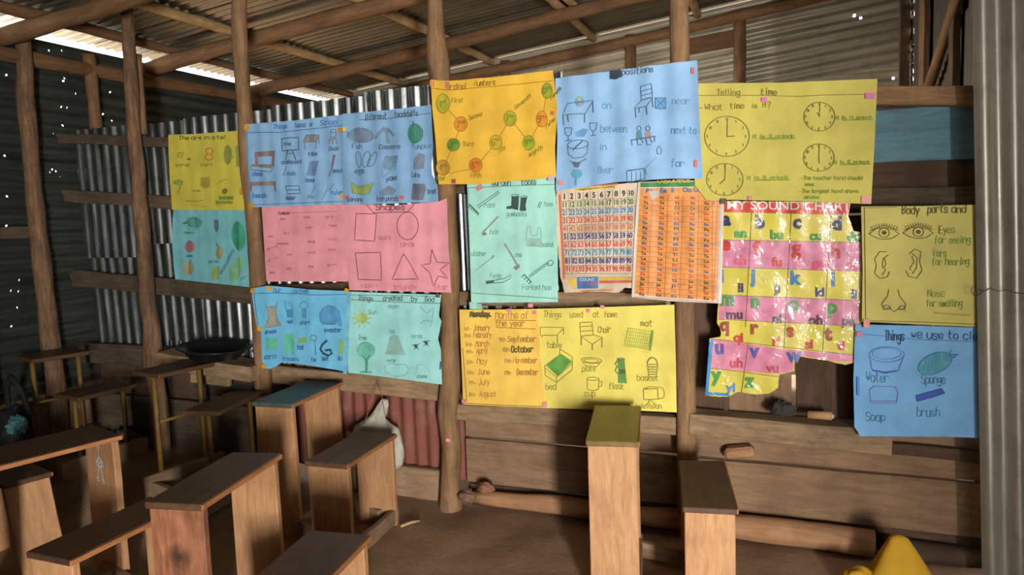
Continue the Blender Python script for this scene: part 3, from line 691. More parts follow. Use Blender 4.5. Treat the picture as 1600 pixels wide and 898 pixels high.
    def print_(s, x, y, h, t, col, bold=.012, W=None, rise=0, part='lettering', stretch=1.0):
        """printed type; h = font size in frame units"""
        s.nw += 1; part = '%s#%d' % (part, s.nw) if part in ('lettering', 'letter_print') else part
        V, Fc = s.bucket(part, col); vs_, fs = textmesh(t, bold)
        if not vs_: return
        sx = h*stretch
        if W: sx = W/(max(v[0] for v in vs_)-min(v[0] for v in vs_))
        k = len(V)
        for a, b in vs_:
            X = a*sx; px, py = s.c(x+X, y-b*h+rise*X); V.append(s.P(px, py, .0034))
        Fc += [[i+k for i in f][::-1] for f in fs]
    def tape(s, x, y, w, h, col, rot=0):
        px, py = s.c(x, y); c, sn = math.cos(rot), math.sin(rot)
        V = []
        for off in (.003, .006):
            for a, b in ((-w, -h), (w, -h), (w*.9, h), (-w, h*.9)): V.append(s.P(px+a*c/2-b*sn/2, py+a*sn/2+b*c/2, off))
        s.tapes.append((V, col))
    def done(s):
        for part, bk in s.parts.items():
            name = part.split('#')[0]; V, Fc, idx = [], [], []
            for k, (col, (v, fc)) in enumerate(bk.items()):
                n = len(V); V += v; Fc += [[a+n for a in q] for q in fc]; idx += [k]*len(fc)
            if not V: continue
            o = mk(name, V, Fc, None, s.obj)
            for col in bk: o.data.materials.append(ink(col, s.rough))
            o.data.polygons.foreach_set('material_index', idx)
            if name in ('number_row', 'syllable_row', 'lettering', 'letter_print', 'grid_line', 'rule_line'): o['kind'] = 'stuff'
        for V, col in s.tapes:
            mk('tape_piece', V, [[0, 1, 2, 3], [7, 6, 5, 4], [0, 4, 5, 1], [1, 5, 6, 2], [2, 6, 7, 3], [3, 7, 4, 0]], paper('tape_%02x%02x%02x' % col, col, .5, .2), s.obj)
OR_T = (240, 170, 30); PK_T = (232, 140, 170)
BL = (52, 92, 168); GR = (60, 140, 60); GY = (112, 122, 132); BR = (150, 104, 84); DB = (40, 56, 110)

# 1 yellow poster far left
f = (255, 195, 6.414)
p = Poster('dim olive-yellow poster with an orange figure eight, far left above the teal one', [(55, 100), (300, 92), (755, 58), (770, 250), (800, 500), (828, 855), (480, 852), (90, 850), (70, 560), (58, 300)], (204, 190, 76), 0, f, seed=1, Y=3.352, rip=.002)
p.text(165, 150, 38, 'The are in a tel', K_, 1.2, 470, -.02); DG = (116, 132, 66)
p.text(425, 350, 120, '8', (206, 120, 52), 2.2, 95, 0, 'figure_eight_drawing')
p.line([(150, 320), (165, 285), (215, 275), (205, 300), (160, 320), (200, 330)], DG, 1.6, 'animal_drawing#1'); p.fill([(235, 355), (262, 325), (280, 350)], (92, 96, 52), 'animal_drawing#2'); p.text(130, 415, 26, 'bird', DG, 1.5, 140); p.text(375, 410, 26, 'eight', (140, 132, 66), 1.0, 130)
p.fill(ell(650, 300, 42, 100), (126, 142, 74), 'leaf_drawing'); p.fill([(725, 220), (760, 200), (770, 420), (735, 420)], (132, 146, 70), 'leaf_drawing'); p.line([(675, 320), (715, 310), (695, 340)], DG, 1.4, 'leaf_drawing')
p.fill([(370, 530), (470, 520), (475, 620), (420, 640), (375, 615)], (164, 148, 66), 'pot_drawing'); p.line([(150, 690), (185, 600), (205, 590)], (128, 120, 62), 1.5, 'animal_drawing#3'); p.fill(ell(155, 575, 55, 28), (146, 156, 64), 'animal_drawing#4'); p.line([(540, 590), (600, 560), (650, 540)], (150, 140, 70), 1, 'animal_drawing#5')
p.fill(ell(620, 665, 26, 32, 20), (104, 94, 48), 'beetle_drawing'); p.fill([(560, 715), (712, 715), (712, 748), (560, 748)], (94, 142, 52), 'green_bar'); p.text(525, 790, 34, 'Sprociation', (90, 100, 50), 1.1, 180); p.line([(235, 760), (330, 768), (395, 755)], (104, 104, 60), 1.2, 'lettering'); p.line([(220, 800), (420, 820)], (150, 140, 70), .8, 'lettering'); p.fill([(765, 640), (800, 620), (805, 700), (770, 705)], (196, 138, 66), 'patch'); p.text(290, 670, 26, 'one', DG, 1, 90)
p.done()
# 2 teal fruit poster
f = (265, 320, 6.908)
p = Poster('dim teal poster of coloured fruits, far left below the yellow one', [(40, 50), (820, 55), (838, 400), (868, 888), (440, 842), (70, 802), (45, 620), (30, 380)], (118, 182, 188), 0, f, seed=2, Y=3.358, rip=.004, pitch=.07)
T2 = (64, 112, 108)
p.fill(ell(270, 190, 85, 58), (72, 142, 118), 'melon_drawing'); p.line([(150, 200), (185, 192)], (40, 80, 60), 2, 'melon_drawing'); p.line(ell(255, 200, 90, 68), T2, .8, 'melon_drawing'); p.text(160, 310, 26, 'melon', T2, 1, 120)
p.fill([(472, 160), (535, 160), (538, 260), (512, 305), (480, 260)], (92, 106, 130), 'grape_drawing'); p.fill(ell(745, 335, 72, 160, -6), (48, 148, 100), 'jackfruit_drawing'); p.line([(735, 420), (738, 465)], (30, 100, 66), 1.3, 'jackfruit_drawing')
p.fill(ell(220, 450, 55, 66), (182, 88, 96), 'apple_drawing'); p.text(180, 560, 26, 'apple', T2, 1, 80); p.fill(ell(212, 682, 60, 72), (170, 142, 92), 'orange_drawing'); p.line([(225, 610), (240, 590)], (64, 120, 70), 1.5, 'orange_drawing')
p.fill(ell(538, 515, 42, 72), (166, 146, 74), 'mango_drawing'); p.fill([(490, 390), (535, 440), (510, 445)], (70, 130, 96), 'mango_drawing'); p.text(430, 620, 26, 'mango', T2, 1, 110); p.fill([(470, 670), (540, 665), (530, 810), (460, 800)], (138, 156, 56), 'pineapple_drawing'); p.fill(ell(725, 700, 58, 145, 20), (128, 184, 110), 'pawpaw_drawing'); p.line([(690, 490), (560, 740)], (98, 140, 142), 5, 'pencil_shading'); p.text(775, 810, 26, 'paw', (90, 120, 140), 1, 60, -.5)
p.done()
# 3 school things
f = (380, 170, 5.794)
p = Poster('light blue poster of classroom things with a chalkboard and desk', [(20, 140), (460, 105), (935, 48), (905, 160), (918, 400), (930, 862), (480, 878), (50, 892), (35, 520)], (138, 182, 220), 2, f, seed=3, rip=.0045, pitch=.085)
p.text(285, 182, 42, 'Things', BL, 1.2, 125, -.05); p.text(465, 170, 42, 'found', BL, 1.2, 105, -.05); p.text(600, 160, 38, 'at', BL, 1.2, 40, -.05); p.text(700, 152, 46, 'School', BL, 1.2, 165, -.08); p.line([(40, 215), (340, 212), (600, 185), (900, 150)], DB, 1, 'rule_line'); p.line([(40, 215), (62, 870)], DB, .7, 'rule_line'); p.line([(62, 870), (905, 838)], DB, .8, 'rule_line')
p.poly_([(350, 270), (500, 258), (508, 368), (354, 382)], K_, 1.5, 'chalkboard_drawing'); p.text(368, 330, 30, 'One', K_, 1.1, 75, 0, 'chalkboard_drawing'); p.line([(412, 380), (388, 462)], K_, 1.5, 'chalkboard_drawing'); p.line([(450, 378), (478, 462)], K_, 1.5, 'chalkboard_drawing'); p.line([(412, 405), (455, 400)], K_, 1, 'chalkboard_drawing'); p.text(350, 500, 34, 'chalkboard', DB, 1.1, 185, -.03)
p.fill([(575, 240), (690, 235), (672, 295), (552, 302)], (150, 128, 120), 'table_drawing'); p.poly_([(575, 240), (690, 235), (672, 295), (552, 302)], K_, 1, 'table_drawing')
for a in ((560, 302, 568, 370), (668, 295, 668, 362), (688, 245, 690, 315)): p.line([a[:2], a[2:]], (120, 92, 80), 1.3, 'table_drawing')
p.text(590, 425, 36, 'table', DB, 1.1, 90, -.04)
p.poly_([(798, 190), (838, 185), (840, 250), (800, 255)], (96, 84, 84), 1.2, 'chair_drawing'); p.line([(800, 215), (838, 212)], (96, 84, 84), 1, 'chair_drawing'); p.fill([(795, 255), (842, 250), (840, 282), (780, 290)], (150, 122, 110), 'chair_drawing')
for x in (784, 812, 845): p.line([(x, 285), (x+2, 318)], (96, 84, 84), 1.2, 'chair_drawing')
p.text(780, 380, 40, 'Chair', DB, 1.1, 95, -.03)
p.fill([(105, 390), (300, 378), (296, 425), (100, 435)], BR, 'desk_drawing'); p.fill([(105, 435), (135, 432), (135, 500), (108, 500)], BR, 'desk_drawing'); p.fill([(265, 425), (298, 423), (280, 520), (255, 510)], BR, 'desk_drawing'); p.fill([(82, 500), (262, 503), (256, 540), (78, 520)], BR, 'desk_drawing'); p.line([(78, 520), (80, 552), (250, 570), (290, 500)], K_, 1.1, 'desk_drawing'); p.text(90, 605, 40, 'desk', BL, 1.3, 105)
p.line([(360, 600), (395, 515), (402, 520), (368, 605), (360, 600)], GY, 1, 'chalk_drawing'); p.text(398, 602, 36, 'chalk', BL, 1.1, 85)
p.fill([(605, 480), (690, 472), (655, 608), (580, 600)], (108, 140, 186), 'book_drawing'); p.poly_([(605, 480), (690, 472), (655, 608), (580, 600)], GY, .9, 'book_drawing'); p.text(572, 662, 36, 'book', DB, 1.2, 85)
p.line([(780, 610), (815, 520)], (120, 80, 78), 2, 'pencil_drawing'); p.line([(812, 520), (828, 420)], (110, 60, 60), 3, 'pencil_drawing'); p.text(818, 575, 36, 'pencil', DB, 1.1, 85)
p.fill([(62, 660), (302, 655), (302, 692), (62, 698)], BR, 'bench_drawing'); p.line([(72, 698), (75, 735)], BR, 4, 'bench_drawing'); p.line([(290, 692), (295, 740)], BR, 4, 'bench_drawing'); p.text(95, 805, 44, 'bench', BL, 1.3, 130)
p.poly_([(385, 700), (505, 696), (515, 765), (400, 770)], K_, 1.1, 'duster_drawing'); p.line([(392, 735), (512, 732)], K_, 1, 'duster_drawing'); p.text(388, 822, 36, 'duster', DB, 1.1, 95)
p.line([(620, 770), (655, 680)], GY, 1.3, 'pen_drawing'); p.text(595, 812, 34, 'Pen', (90, 110, 140), 1, 60); p.text(800, 778, 44, 'ruler', BL, 1.2, 110, -.03); p.line([(780, 740), (830, 680)], (100, 120, 180), 1.5, 'ruler_drawing'); p.line([(720, 820), (770, 700)], GY, 1, 'ruler_drawing')
for x, y in ((42, 170), (880, 195), (82, 880), (905, 790)): p.tape(x, y, 7, 8, OR_T, .2)
p.done()
# 4 foodstuffs
f = (535, 160, 5.445)
p = Poster('light blue poster of drawn foods with a green pumpkin and yellow banana', [(8, 97), (400, 62), (758, 20), (775, 380), (755, 560), (765, 610), (812, 700), (822, 845), (400, 862), (0, 870), (12, 420)], (134, 176, 214), 3.7, f, seed=4, rip=.0055, pitch=.1)
p.text(200, 152, 56, 'Diferent', K_, 1.3, 180, -.06); p.text(452, 128, 50, 'foodstuffs', K_, 1.3, 200, -.07); p.line([(150, 150), (420, 135), (755, 92)], K_, .9, 'rule_line')
p.fill(ell(160, 280, 100, 58, 4), (120, 134, 148), 'fish_drawing'); p.fill([(75, 270), (40, 240), (45, 310)], (112, 126, 140), 'fish_drawing'); p.line(ell(160, 280, 105, 62, 4), (86, 96, 108), 1, 'fish_drawing'); p.line([(120, 235), (180, 222), (220, 240)], (86, 96, 108), 1, 'fish_drawing'); p.text(85, 395, 44, 'Fish', K_, 1, 95)
for a in ((360, 220, 285, 300), (370, 225, 390, 340), (380, 225, 440, 280)): p.line([a[:2], a[2:]], (124, 138, 152), 5, 'cassava_drawing')
p.text(320, 395, 38, 'Cassava', K_, 1.2, 180, -.02)
p.fill(ell(620, 265, 66, 85), (58, 148, 98), 'pumpkin_drawing'); [p.line(ell(620, 265, r, 80), (34, 104, 62), .9, 'pumpkin_drawing') for r in (22, 44, 64)]; p.line([(612, 185), (610, 165)], (30, 70, 44), 2, 'pumpkin_drawing'); p.text(595, 398, 46, 'Pumpkin', (84, 110, 130), 1, 175, -.06)
for x, r in ((142, -8), (210, 8), (258, 28)): p.line(ell(x, 485, 26, 68, r), K_, 1, 'eggs_drawing')
p.text(105, 602, 42, 'eggs', K_, 1.1, 95)
p.line([(372, 455), (345, 540), (345, 640), (400, 590), (450, 560), (480, 450), (420, 470), (372, 455)], GY, 1, 'yams_drawing'); p.fill([(372, 455), (350, 560), (400, 580), (450, 540), (478, 455)], (112, 144, 170), 'yams_drawing'); p.text(375, 670, 42, 'yams', K_, 1.2, 100, -.15)
p.fill([(615, 480), (660, 435), (698, 450), (690, 560), (610, 570)], (134, 132, 142), 'cake_drawing'); p.poly_([(615, 480), (660, 435), (698, 450), (690, 560), (610, 570)], (100, 92, 96), .9, 'cake_drawing'); p.text(585, 635, 42, 'Cake', K_, 1, 85)
p.fill([(80, 678), (130, 712), (190, 712), (265, 680), (230, 770), (170, 785), (90, 770)], (164, 178, 54), 'banana_drawing'); p.line([(80, 678), (130, 712), (190, 712), (265, 680), (230, 770), (170, 785), (90, 770), (80, 678)], (110, 124, 40), .9, 'banana_drawing'); p.text(48, 842, 40, 'banana', K_, 1.1, 130)
p.fill([(315, 760), (395, 705), (460, 745), (430, 790), (330, 790)], (126, 138, 150), 'potato_drawing'); p.text(285, 838, 42, 'Irish potato', K_, 1, 200, -.01)
p.fill([(598, 690), (700, 690), (712, 735), (690, 830), (580, 828)], (112, 102, 106), 'bread_drawing'); p.line([(625, 700), (612, 825)], (80, 72, 76), 1, 'bread_drawing'); p.line([(662, 700), (650, 825)], (80, 72, 76), 1, 'bread_drawing'); p.text(725, 775, 44, 'bread', K_, 1, 80)
p.tape(30, 228, 5, 6, (236, 200, 120)); p.tape(50, 805, 6, 5, (230, 100, 100)); p.tape(512, 808, 6, 5, (230, 100, 100)); p.done()
# 5 pink table
f = (405, 310, 6.414)
p = Poster('plain-looking pink poster with faint columns of small writing', [(20, 78), (480, 72), (862, 52), (872, 400), (890, 832), (480, 832), (70, 832), (50, 500)], (236, 156, 164), 1, f, seed=5, rip=.0015, wr=.007)
PF = (150, 96, 104)
p.text(190, 160, 30, 'Number', (90, 60, 64), 1.3, 130); p.line([(330, 145), (780, 130)], PF, .7, 'rule_line')
for x, y, t in ((215, 215, 'ba'), (250, 355, 'bu'), (180, 460, 'anmals'), (285, 570, 'co'), (280, 712, 'do'), (445, 195, 'cat'), (470, 300, 'car'), (485, 440, 'dog'), (490, 550, 'cut'), (500, 690, 'me'), (668, 195, 'ant'), (700, 280, 'hen'), (700, 420, 'tin'), (695, 525, 'bin'), (695, 672, 'pin'), (90, 390, 'ab'), (110, 750, 'so')): p.text(x, y, 22, t, PF, .9, 28*len(t) if len(t) < 6 else 120)
for x, y in ((85, 520), (85, 635)): p.text(x, y, 22, 'anic', (176, 110, 118), 1, 110, -.35)
p.done()
# 6 shapes
f = (350, 300, 2.9925)
p = Poster('pink poster of outlined shapes with a star', [(560, 56), (800, 62), (1000, 45), (1042, 28), (1050, 250), (1062, 470), (820, 464), (585, 458), (572, 350), (570, 200)], (240, 160, 170), 2, f, seed=6, rip=.002, wr=.004)
S6 = (86, 50, 62); P6 = (190, 112, 124)
p.text(712, 84, 26, 'Shapes', S6, 1.5, 140, -.01); p.line([(670, 60), (702, 97), (862, 92), (892, 58)], S6, 1.2, 'rule_line')
p.poly_([(620, 100), (716, 102), (706, 229), (613, 224)], S6, 1.2, 'square_drawing'); p.line(ell(862, 158, 50, 65), S6, 1.2, 'circle_drawing'); p.text(830, 255, 24, 'circle', P6, 1.1, 65); p.text(722, 222, 22, 'square', P6, .9, 62)
p.poly_([(616, 285), (734, 281), (739, 411), (630, 408)], S6, 1.2, 'square_drawing'); p.poly_([(842, 288), (912, 406), (786, 408)], S6, 1.2, 'triangle_drawing')
p.poly_([(975, 268), (997, 328), (1056, 330), (1010, 362), (1050, 404), (1003, 392), (982, 440), (964, 378), (922, 340), (965, 335)], S6, 1.2, 'star_drawing'); p.text(640, 445, 20, 'square', P6, .8, 85); p.text(795, 455, 24, 'triangle', P6, 1, 110); p.text(985, 455, 24, 'Star', P6, 1, 65)
p.tape(625, 52, 4, 3, PK_T); p.done()
# 7 clothes
f = (390, 440, 5.9875)
p = Poster('sky-blue poster of drawn clothes with a tan dress and black belt', [(20, 62), (180, 36), (560, 72), (935, 88), (905, 420), (880, 838), (600, 790), (430, 768), (300, 757), (240, 795), (200, 815), (122, 808), (108, 440), (80, 430), (45, 240)], (118, 196, 232), 2, f, seed=7, rip=.002, wr=.006)
C7 = (56, 110, 168)
p.text(225, 98, 42, 'Our', C7, 1.1, 85); p.text(410, 105, 42, 'clothes', C7, 1.1, 150); p.line([(50, 108), (300, 105), (600, 122), (920, 118)], DB, .9, 'rule_line'); p.line([(50, 110), (90, 420)], DB, .8, 'rule_line')
p.fill([(165, 235), (255, 230), (245, 265), (258, 340), (298, 408), (145, 432), (185, 340), (185, 265)], (190, 158, 122), 'dress_drawing'); p.line([(165, 200), (168, 235), (205, 245), (250, 232), (258, 195)], (190, 120, 60), 1.5, 'dress_drawing'); p.poly_([(165, 235), (255, 230), (245, 265), (258, 340), (298, 408), (145, 432), (185, 340), (185, 265)], (150, 108, 76), .9, 'dress_drawing'); p.text(150, 490, 38, 'dress', DB, 1.1, 105, -.15)
p.line([(330, 180), (345, 265), (355, 330), (405, 332), (400, 265), (385, 180), (368, 220), (350, 185)], C7, 1.1, 'vest_drawing'); p.fill([(345, 260), (398, 260), (405, 330), (355, 328)], (70, 148, 204), 'vest_drawing'); p.text(345, 388, 34, 'vest', DB, 1, 65)
p.line([(470, 215), (500, 185), (535, 190), (560, 215), (530, 240), (528, 340), (495, 335), (492, 240), (465, 235), (470, 215)], C7, 1, 'shirt_drawing'); p.fill([(497, 250), (526, 250), (526, 335), (497, 332)], (82, 158, 210), 'shirt_drawing'); p.text(470, 400, 38, 'shirt', DB, 1, 110)
p.fill([(690, 255), (740, 220), (800, 235), (840, 270), (868, 410), (840, 415), (815, 330), (815, 400), (700, 395), (665, 370), (660, 300)], (88, 160, 212), 'sweater_drawing'); p.poly_([(690, 255), (740, 220), (800, 235), (840, 270), (868, 410), (840, 415), (815, 330), (815, 400), (700, 395), (665, 370), (660, 300)], C7, 1, 'sweater_drawing'); p.text(705, 470, 42, 'sweater', DB, 1.2, 165)
p.fill([(160, 530), (255, 525), (258, 630), (215, 625), (160, 650)], (92, 200, 128), 'shorts_drawing'); p.text(140, 725, 42, 'shorts', C7, 1.1, 115, -.1); p.fill([(330, 490), (410, 488), (415, 690), (385, 680), (370, 580), (355, 670), (325, 660)], (104, 206, 132), 'trousers_drawing'); p.text(312, 735, 38, 'trousers', C7, 1.1, 150, .03); p.fill([(452, 522), (530, 520), (535, 570), (455, 575)], (150, 186, 60), 'hat_drawing'); p.text(450, 632, 40, 'hat', DB, 1.2, 60)
p.line(ell(600, 525, 28, 26), GY, 1.6, 'tie_drawing'); p.line([(595, 552), (612, 555), (620, 680)], (92, 122, 150), 1.8, 'tie_drawing'); p.line([(725, 550), (680, 590), (662, 630), (690, 670), (740, 690), (768, 670), (755, 635), (715, 640)], (36, 44, 60), 3.6, 'belt_drawing'); p.text(582, 745, 38, 'tie', DB, 1.1, 45); p.text(680, 735, 38, 'belt', DB, 1.1, 65); p.fill([(840, 540), (882, 535), (880, 670), (830, 680)], (152, 190, 76), 'skirt_drawing'); p.text(828, 735, 38, 'Ski', DB, 1, 50)
for x, y in ((40, 85), (198, 60), (910, 80), (140, 788), (105, 438)): p.tape(x, y, 6, 6, OR_T, .4)
p.fill([(918, 92), (952, 96), (918, 860), (884, 858)], (142, 206, 232), 'folded_edge', .004); p.done()
# 8 creation
f = (540, 450, 5.794)
p = Poster('pale aqua poster of nature drawings with sun and green tree', [(32, 30), (460, 48), (865, 60), (842, 250), (868, 300), (836, 460), (862, 560), (872, 872), (520, 825), (200, 785), (20, 766), (8, 400)], (162, 224, 218), 1, f, seed=8, rip=.0015, wr=.004)
p.text(118, 112, 46, 'Things', K_, 1.1, 140, .02); p.text(345, 110, 46, 'created', K_, 1.2, 175); p.text(600, 118, 46, 'by', K_, 1.2, 60); p.text(722, 122, 46, 'God', K_, 1.2, 90); p.line([(40, 102), (450, 125), (862, 138)], K_, .9, 'rule_line'); p.line([(40, 62), (840, 72)], K_, .7, 'rule_line'); p.text(390, 180, 32, 'moon', (100, 150, 150), 1, 105)
p.fill(ell(150, 272, 52, 50), (190, 206, 80), 'sun_drawing'); [p.line([(150+60*math.cos(t), 272+58*math.sin(t)), (150+88*math.cos(t), 272+82*math.sin(t))], (196, 208, 100), 1.6, 'sun_drawing') for t in [k*.63 for k in range(10)]]; p.text(212, 232, 34, 'Sun', (110, 140, 140), 1, 80)
p.line([(680, 170), (740, 225), (800, 180), (790, 290), (770, 350)], (110, 180, 220), 1.2, 'star_drawing'); p.line([(680, 320), (720, 290), (785, 300)], (110, 180, 220), 1.2, 'star_drawing'); p.text(118, 468, 40, 'Tree', (90, 140, 130), 1.1, 75); p.fill(ell(185, 560, 78, 68), (118, 200, 176), 'tree_drawing'); p.line(ell(185, 560, 80, 70), (64, 160, 124), .9, 'tree_drawing'); [p.line(ell(185+45*math.cos(t*1.9), 560+40*math.sin(t*1.9), 18, 14), (72, 166, 130), .7, 'tree_drawing') for t in range(7)]
p.fill([(175, 620), (205, 620), (200, 750), (178, 750)], (62, 158, 110), 'tree_drawing'); p.line([(188, 660), (150, 605)], (62, 158, 110), 2.4, 'tree_drawing'); p.line([(190, 660), (225, 605)], (62, 158, 110), 2.4, 'tree_drawing'); p.line([(135, 758), (240, 760)], (80, 180, 120), 3, 'tree_drawing')
p.fill([(360, 600), (400, 440), (440, 420), (480, 430), (520, 540), (550, 605)], (154, 184, 176), 'hill_drawing'); p.text(400, 410, 36, 'hill', (90, 130, 130), 1, 55); p.text(605, 450, 36, 'birds', (110, 160, 160), 1, 95)
for x, y in ((640, 525), (730, 495)):
    p.fill([(x-18, y-18), (x+12, y-20), (x+20, y+15), (x-5, y+18)], (40, 44, 52), 'bird_drawing'); p.line([(x-30, y-15), (x, y), (x+35, y-25)], (40, 44, 52), 1.1, 'bird_drawing'); p.line([(x-15, y+25), (x+5, y+5), (x+25, y+30)], (40, 44, 52), 1.1, 'bird_drawing')
p.text(378, 668, 34, 'water', (90, 130, 130), 1, 90); p.line([(370, 760), (355, 710), (400, 680), (470, 690), (540, 690), (580, 730), (540, 790), (440, 800), (370, 760)], (120, 176, 180), 1, 'water_drawing'); p.line([(640, 770), (660, 690), (720, 690), (765, 760)], (150, 180, 176), 1, 'stones_drawing'); p.text(650, 812, 34, 'stones', (90, 130, 130), 1, 95)
p.fill([(855, 660), (872, 665), (866, 730), (850, 738)], (30, 50, 110), 'blue_mark'); p.tape(838, 72, 6, 4, (120, 90, 70)); p.done()
# 9 ordinal numbers
f = (660, 0, 2.993)
p = Poster('golden-yellow poster of numbered circles joined by a line', [(38, 372), (120, 378), (360, 358), (610, 328), (632, 500), (620, 690), (624, 830), (440, 845), (260, 860), (75, 862), (62, 660), (45, 500)], (240, 190, 66), 4, f, seed=9, rip=.003, pitch=.14, wr=.005)
O9 = (112, 96, 40)
p.text(118, 418, 26, 'Ordinal', O9, 1.2, 90, -.04); p.text(245, 404, 28, 'Numbers', O9, 1.2, 100, -.07); p.line([(45, 412), (125, 422), (360, 402), (608, 378)], O9, .9, 'rule_line')
pts9 = [(97, 484, 33, 45, (176, 186, 52), '1st', 'First', 138, 482, -.1), (181, 580, 30, 34, (240, 140, 50), '2nd', 'Second', 218, 562, -.3), (147, 677, 30, 30, (60, 140, 62), '3rd', 'Third', 188, 685, -.05), (98, 784, 32, 36, (196, 146, 60), '4th', 'four', 68, 842, 0), (251, 772, 31, 33, (238, 112, 48), '5th', 'Fifth', 225, 832, -.05), (345, 665, 29, 34, (214, 184, 50), '6th', 'Six', 360, 715, -.6), (412, 554, 29, 36, (152, 168, 50), '7th', 'Seventh', 432, 515, -.8), (499, 668, 29, 34, (140, 190, 46), '8th', 'eighth', 500, 735, -.6), (560, 557, 25, 37, (240, 140, 44), '9th', 'nine', 580, 600, -.9), (584, 424, 24, 36, (132, 170, 50), '0th', 'tenth', 598, 470, -.9)]
p.line([(97, 484), (181, 580), (147, 677), (98, 784), (130, 810), (160, 803), (251, 785), (345, 665), (412, 554), (499, 668), (560, 557), (584, 424)], O9, .9, 'joining_line', off=.001)
for x, y, rx, ry, c_, n_, wd, tx, ty, rs in pts9:
    p.fill(ell(x, y, rx, ry), c_, 'circle_drawing#'+n_, .0022); p.line(ell(x, y, rx, ry), (110, 110, 40), 1, 'circle_drawing#'+n_, .003); p.text(x-20, y+14, 28, n_[0], (60, 66, 36), 1.2, 18); p.text(x-2, y-4, 15, n_[1:], (60, 66, 36), .8, 22); p.text(tx, ty, 22, wd, (96, 116, 44), 1.0, 11*len(wd), rs)
p.tape(48, 392, 6, 9, (226, 150, 100)); p.tape(118, 398, 5, 9, (226, 130, 120)); p.tape(150, 848, 6, 7, (170, 90, 110)); p.tape(605, 832, 10, 8, (200, 180, 190)); p.tape(610, 530, 5, 6, (220, 130, 110)); p.done()
# 10 prepositions
p = Poster('large blue poster of a table, chair, pot and house with position words', [(620, 366), (860, 335), (1085, 305), (1285, 280), (1296, 560), (1312, 835), (1150, 835), (900, 852), (625, 892), (630, 640)], (150, 192, 232), 4, f, seed=10, rip=.0055, pitch=.115, wr=.004)
D10 = (58, 70, 92); T10 = (72, 146, 170)
p.text(935, 352, 30, 'positions', K_, 1.3, 150, -.1); p.fill([(875, 330), (930, 325), (936, 358), (905, 372), (874, 368)], (30, 34, 40), 'scribbled_out_word')
p.poly_([(680, 485), (802, 468), (762, 530), (655, 538)], D10, 1.1, 'table_drawing')
for a in ((657, 540, 660, 585), (680, 540, 684, 568), (758, 532, 758, 572), (798, 475, 800, 525)): p.line([a[:2], a[2:]], D10, 1.6, 'table_drawing')
p.fill(ell(735, 475, 21, 25), (92, 166, 196), 'ball_drawing'); p.fill(ell(735, 462, 10, 9), (206, 200, 90), 'ball_drawing', .0024); p.fill(ell(738, 490, 9, 8), (226, 130, 160), 'ball_drawing', .0024); p.text(842, 508, 32, 'on', T10, 1.2, 44)
for x, y in ((683, 598), (800, 575)): cn = 'cup_drawing#%d' % x; p.line([(x-18, y), (x-15, y+28), (x, y+40), (x+15, y+28), (x+18, y), (x-18, y)], D10, 1.1, cn); p.line([(x, y+40), (x, y+58)], D10, 1.1, cn); p.line([(x-14, y+60), (x+14, y+56)], D10, 1.1, cn)
p.fill([(715, 620), (750, 600), (775, 605), (755, 638), (720, 642)], (100, 156, 212), 'cloth_drawing'); p.text(836, 618, 34, 'between', T10, 1.2, 125)
p.line(ell(727, 675, 48, 20, -6), D10, 1.2, 'pot_drawing'); p.line([(680, 685), (684, 722), (710, 740), (750, 735), (770, 715), (774, 670)], D10, 1.1, 'pot_drawing'); p.line([(708, 700), (748, 660)], D10, 2, 'pot_drawing'); p.text(832, 702, 32, 'in', T10, 1.1, 32)
p.line([(692, 752), (720, 768), (765, 742)], D10, 1.4, 'bird_drawing'); p.fill([(700, 756), (742, 758), (730, 785), (712, 782)], (86, 84, 96), 'bird_drawing'); p.fill(ell(723, 812, 26, 22), (92, 178, 206), 'tree_drawing'); p.line([(720, 832), (718, 866)], (80, 160, 190), 3, 'tree_drawing'); p.text(826, 810, 34, 'Over', T10, 1.1, 68)
p.line([(1020, 405), (1072, 392), (1078, 455), (1025, 468), (1020, 405)], D10, 1.2, 'chair_drawing'); p.line([(1020, 428), (1074, 415)], D10, 1, 'chair_drawing'); p.line([(1024, 448), (1076, 436)], D10, 1, 'chair_drawing'); p.poly_([(1025, 468), (1078, 458), (1050, 498), (990, 505)], D10, 1.1, 'chair_drawing')
for a in ((995, 506, 998, 548), (1012, 506, 1014, 525), (1048, 500, 1052, 535), (1076, 462, 1080, 502)): p.line([a[:2], a[2:]], D10, 1.6, 'chair_drawing')
p.fill([(1090, 458), (1138, 458), (1138, 508), (1090, 508)], (96, 164, 220), 'box_drawing'); p.poly_([(1090, 458), (1138, 458), (1138, 508), (1090, 508)], D10, 1.1, 'box_drawing'); p.line([(1092, 460), (1136, 506)], D10, .9, 'box_drawing'); p.line([(1136, 460), (1092, 506)], D10, .9, 'box_drawing'); p.text(1170, 488, 34, 'near', (110, 160, 186), 1.2, 85)
for x, cs in ((1012, (92, 140, 140)), (1056, (210, 150, 130))):
    p.line(ell(x, 600, 10, 11), D10, 1.1, 'people_drawing'); p.fill([(x-12, 615), (x+12, 613), (x+16, 645), (x-14, 648)], cs, 'people_drawing'); p.line([(x-10, 648), (x-4, 678), (x+12, 676)], D10, 1.5, 'people_drawing'); p.line([(x+10, 646), (x+20, 668)], D10, 1.3, 'people_drawing')
p.line([(976, 655), (1090, 638)], D10, 1.6, 'people_drawing'); p.line([(978, 655), (982, 680)], D10, 1.3, 'people_drawing'); p.line([(1088, 640), (1086, 662)], D10, 1.3, 'people_drawing'); p.text(1165, 625, 34, 'next to', T10, 1.2, 120)
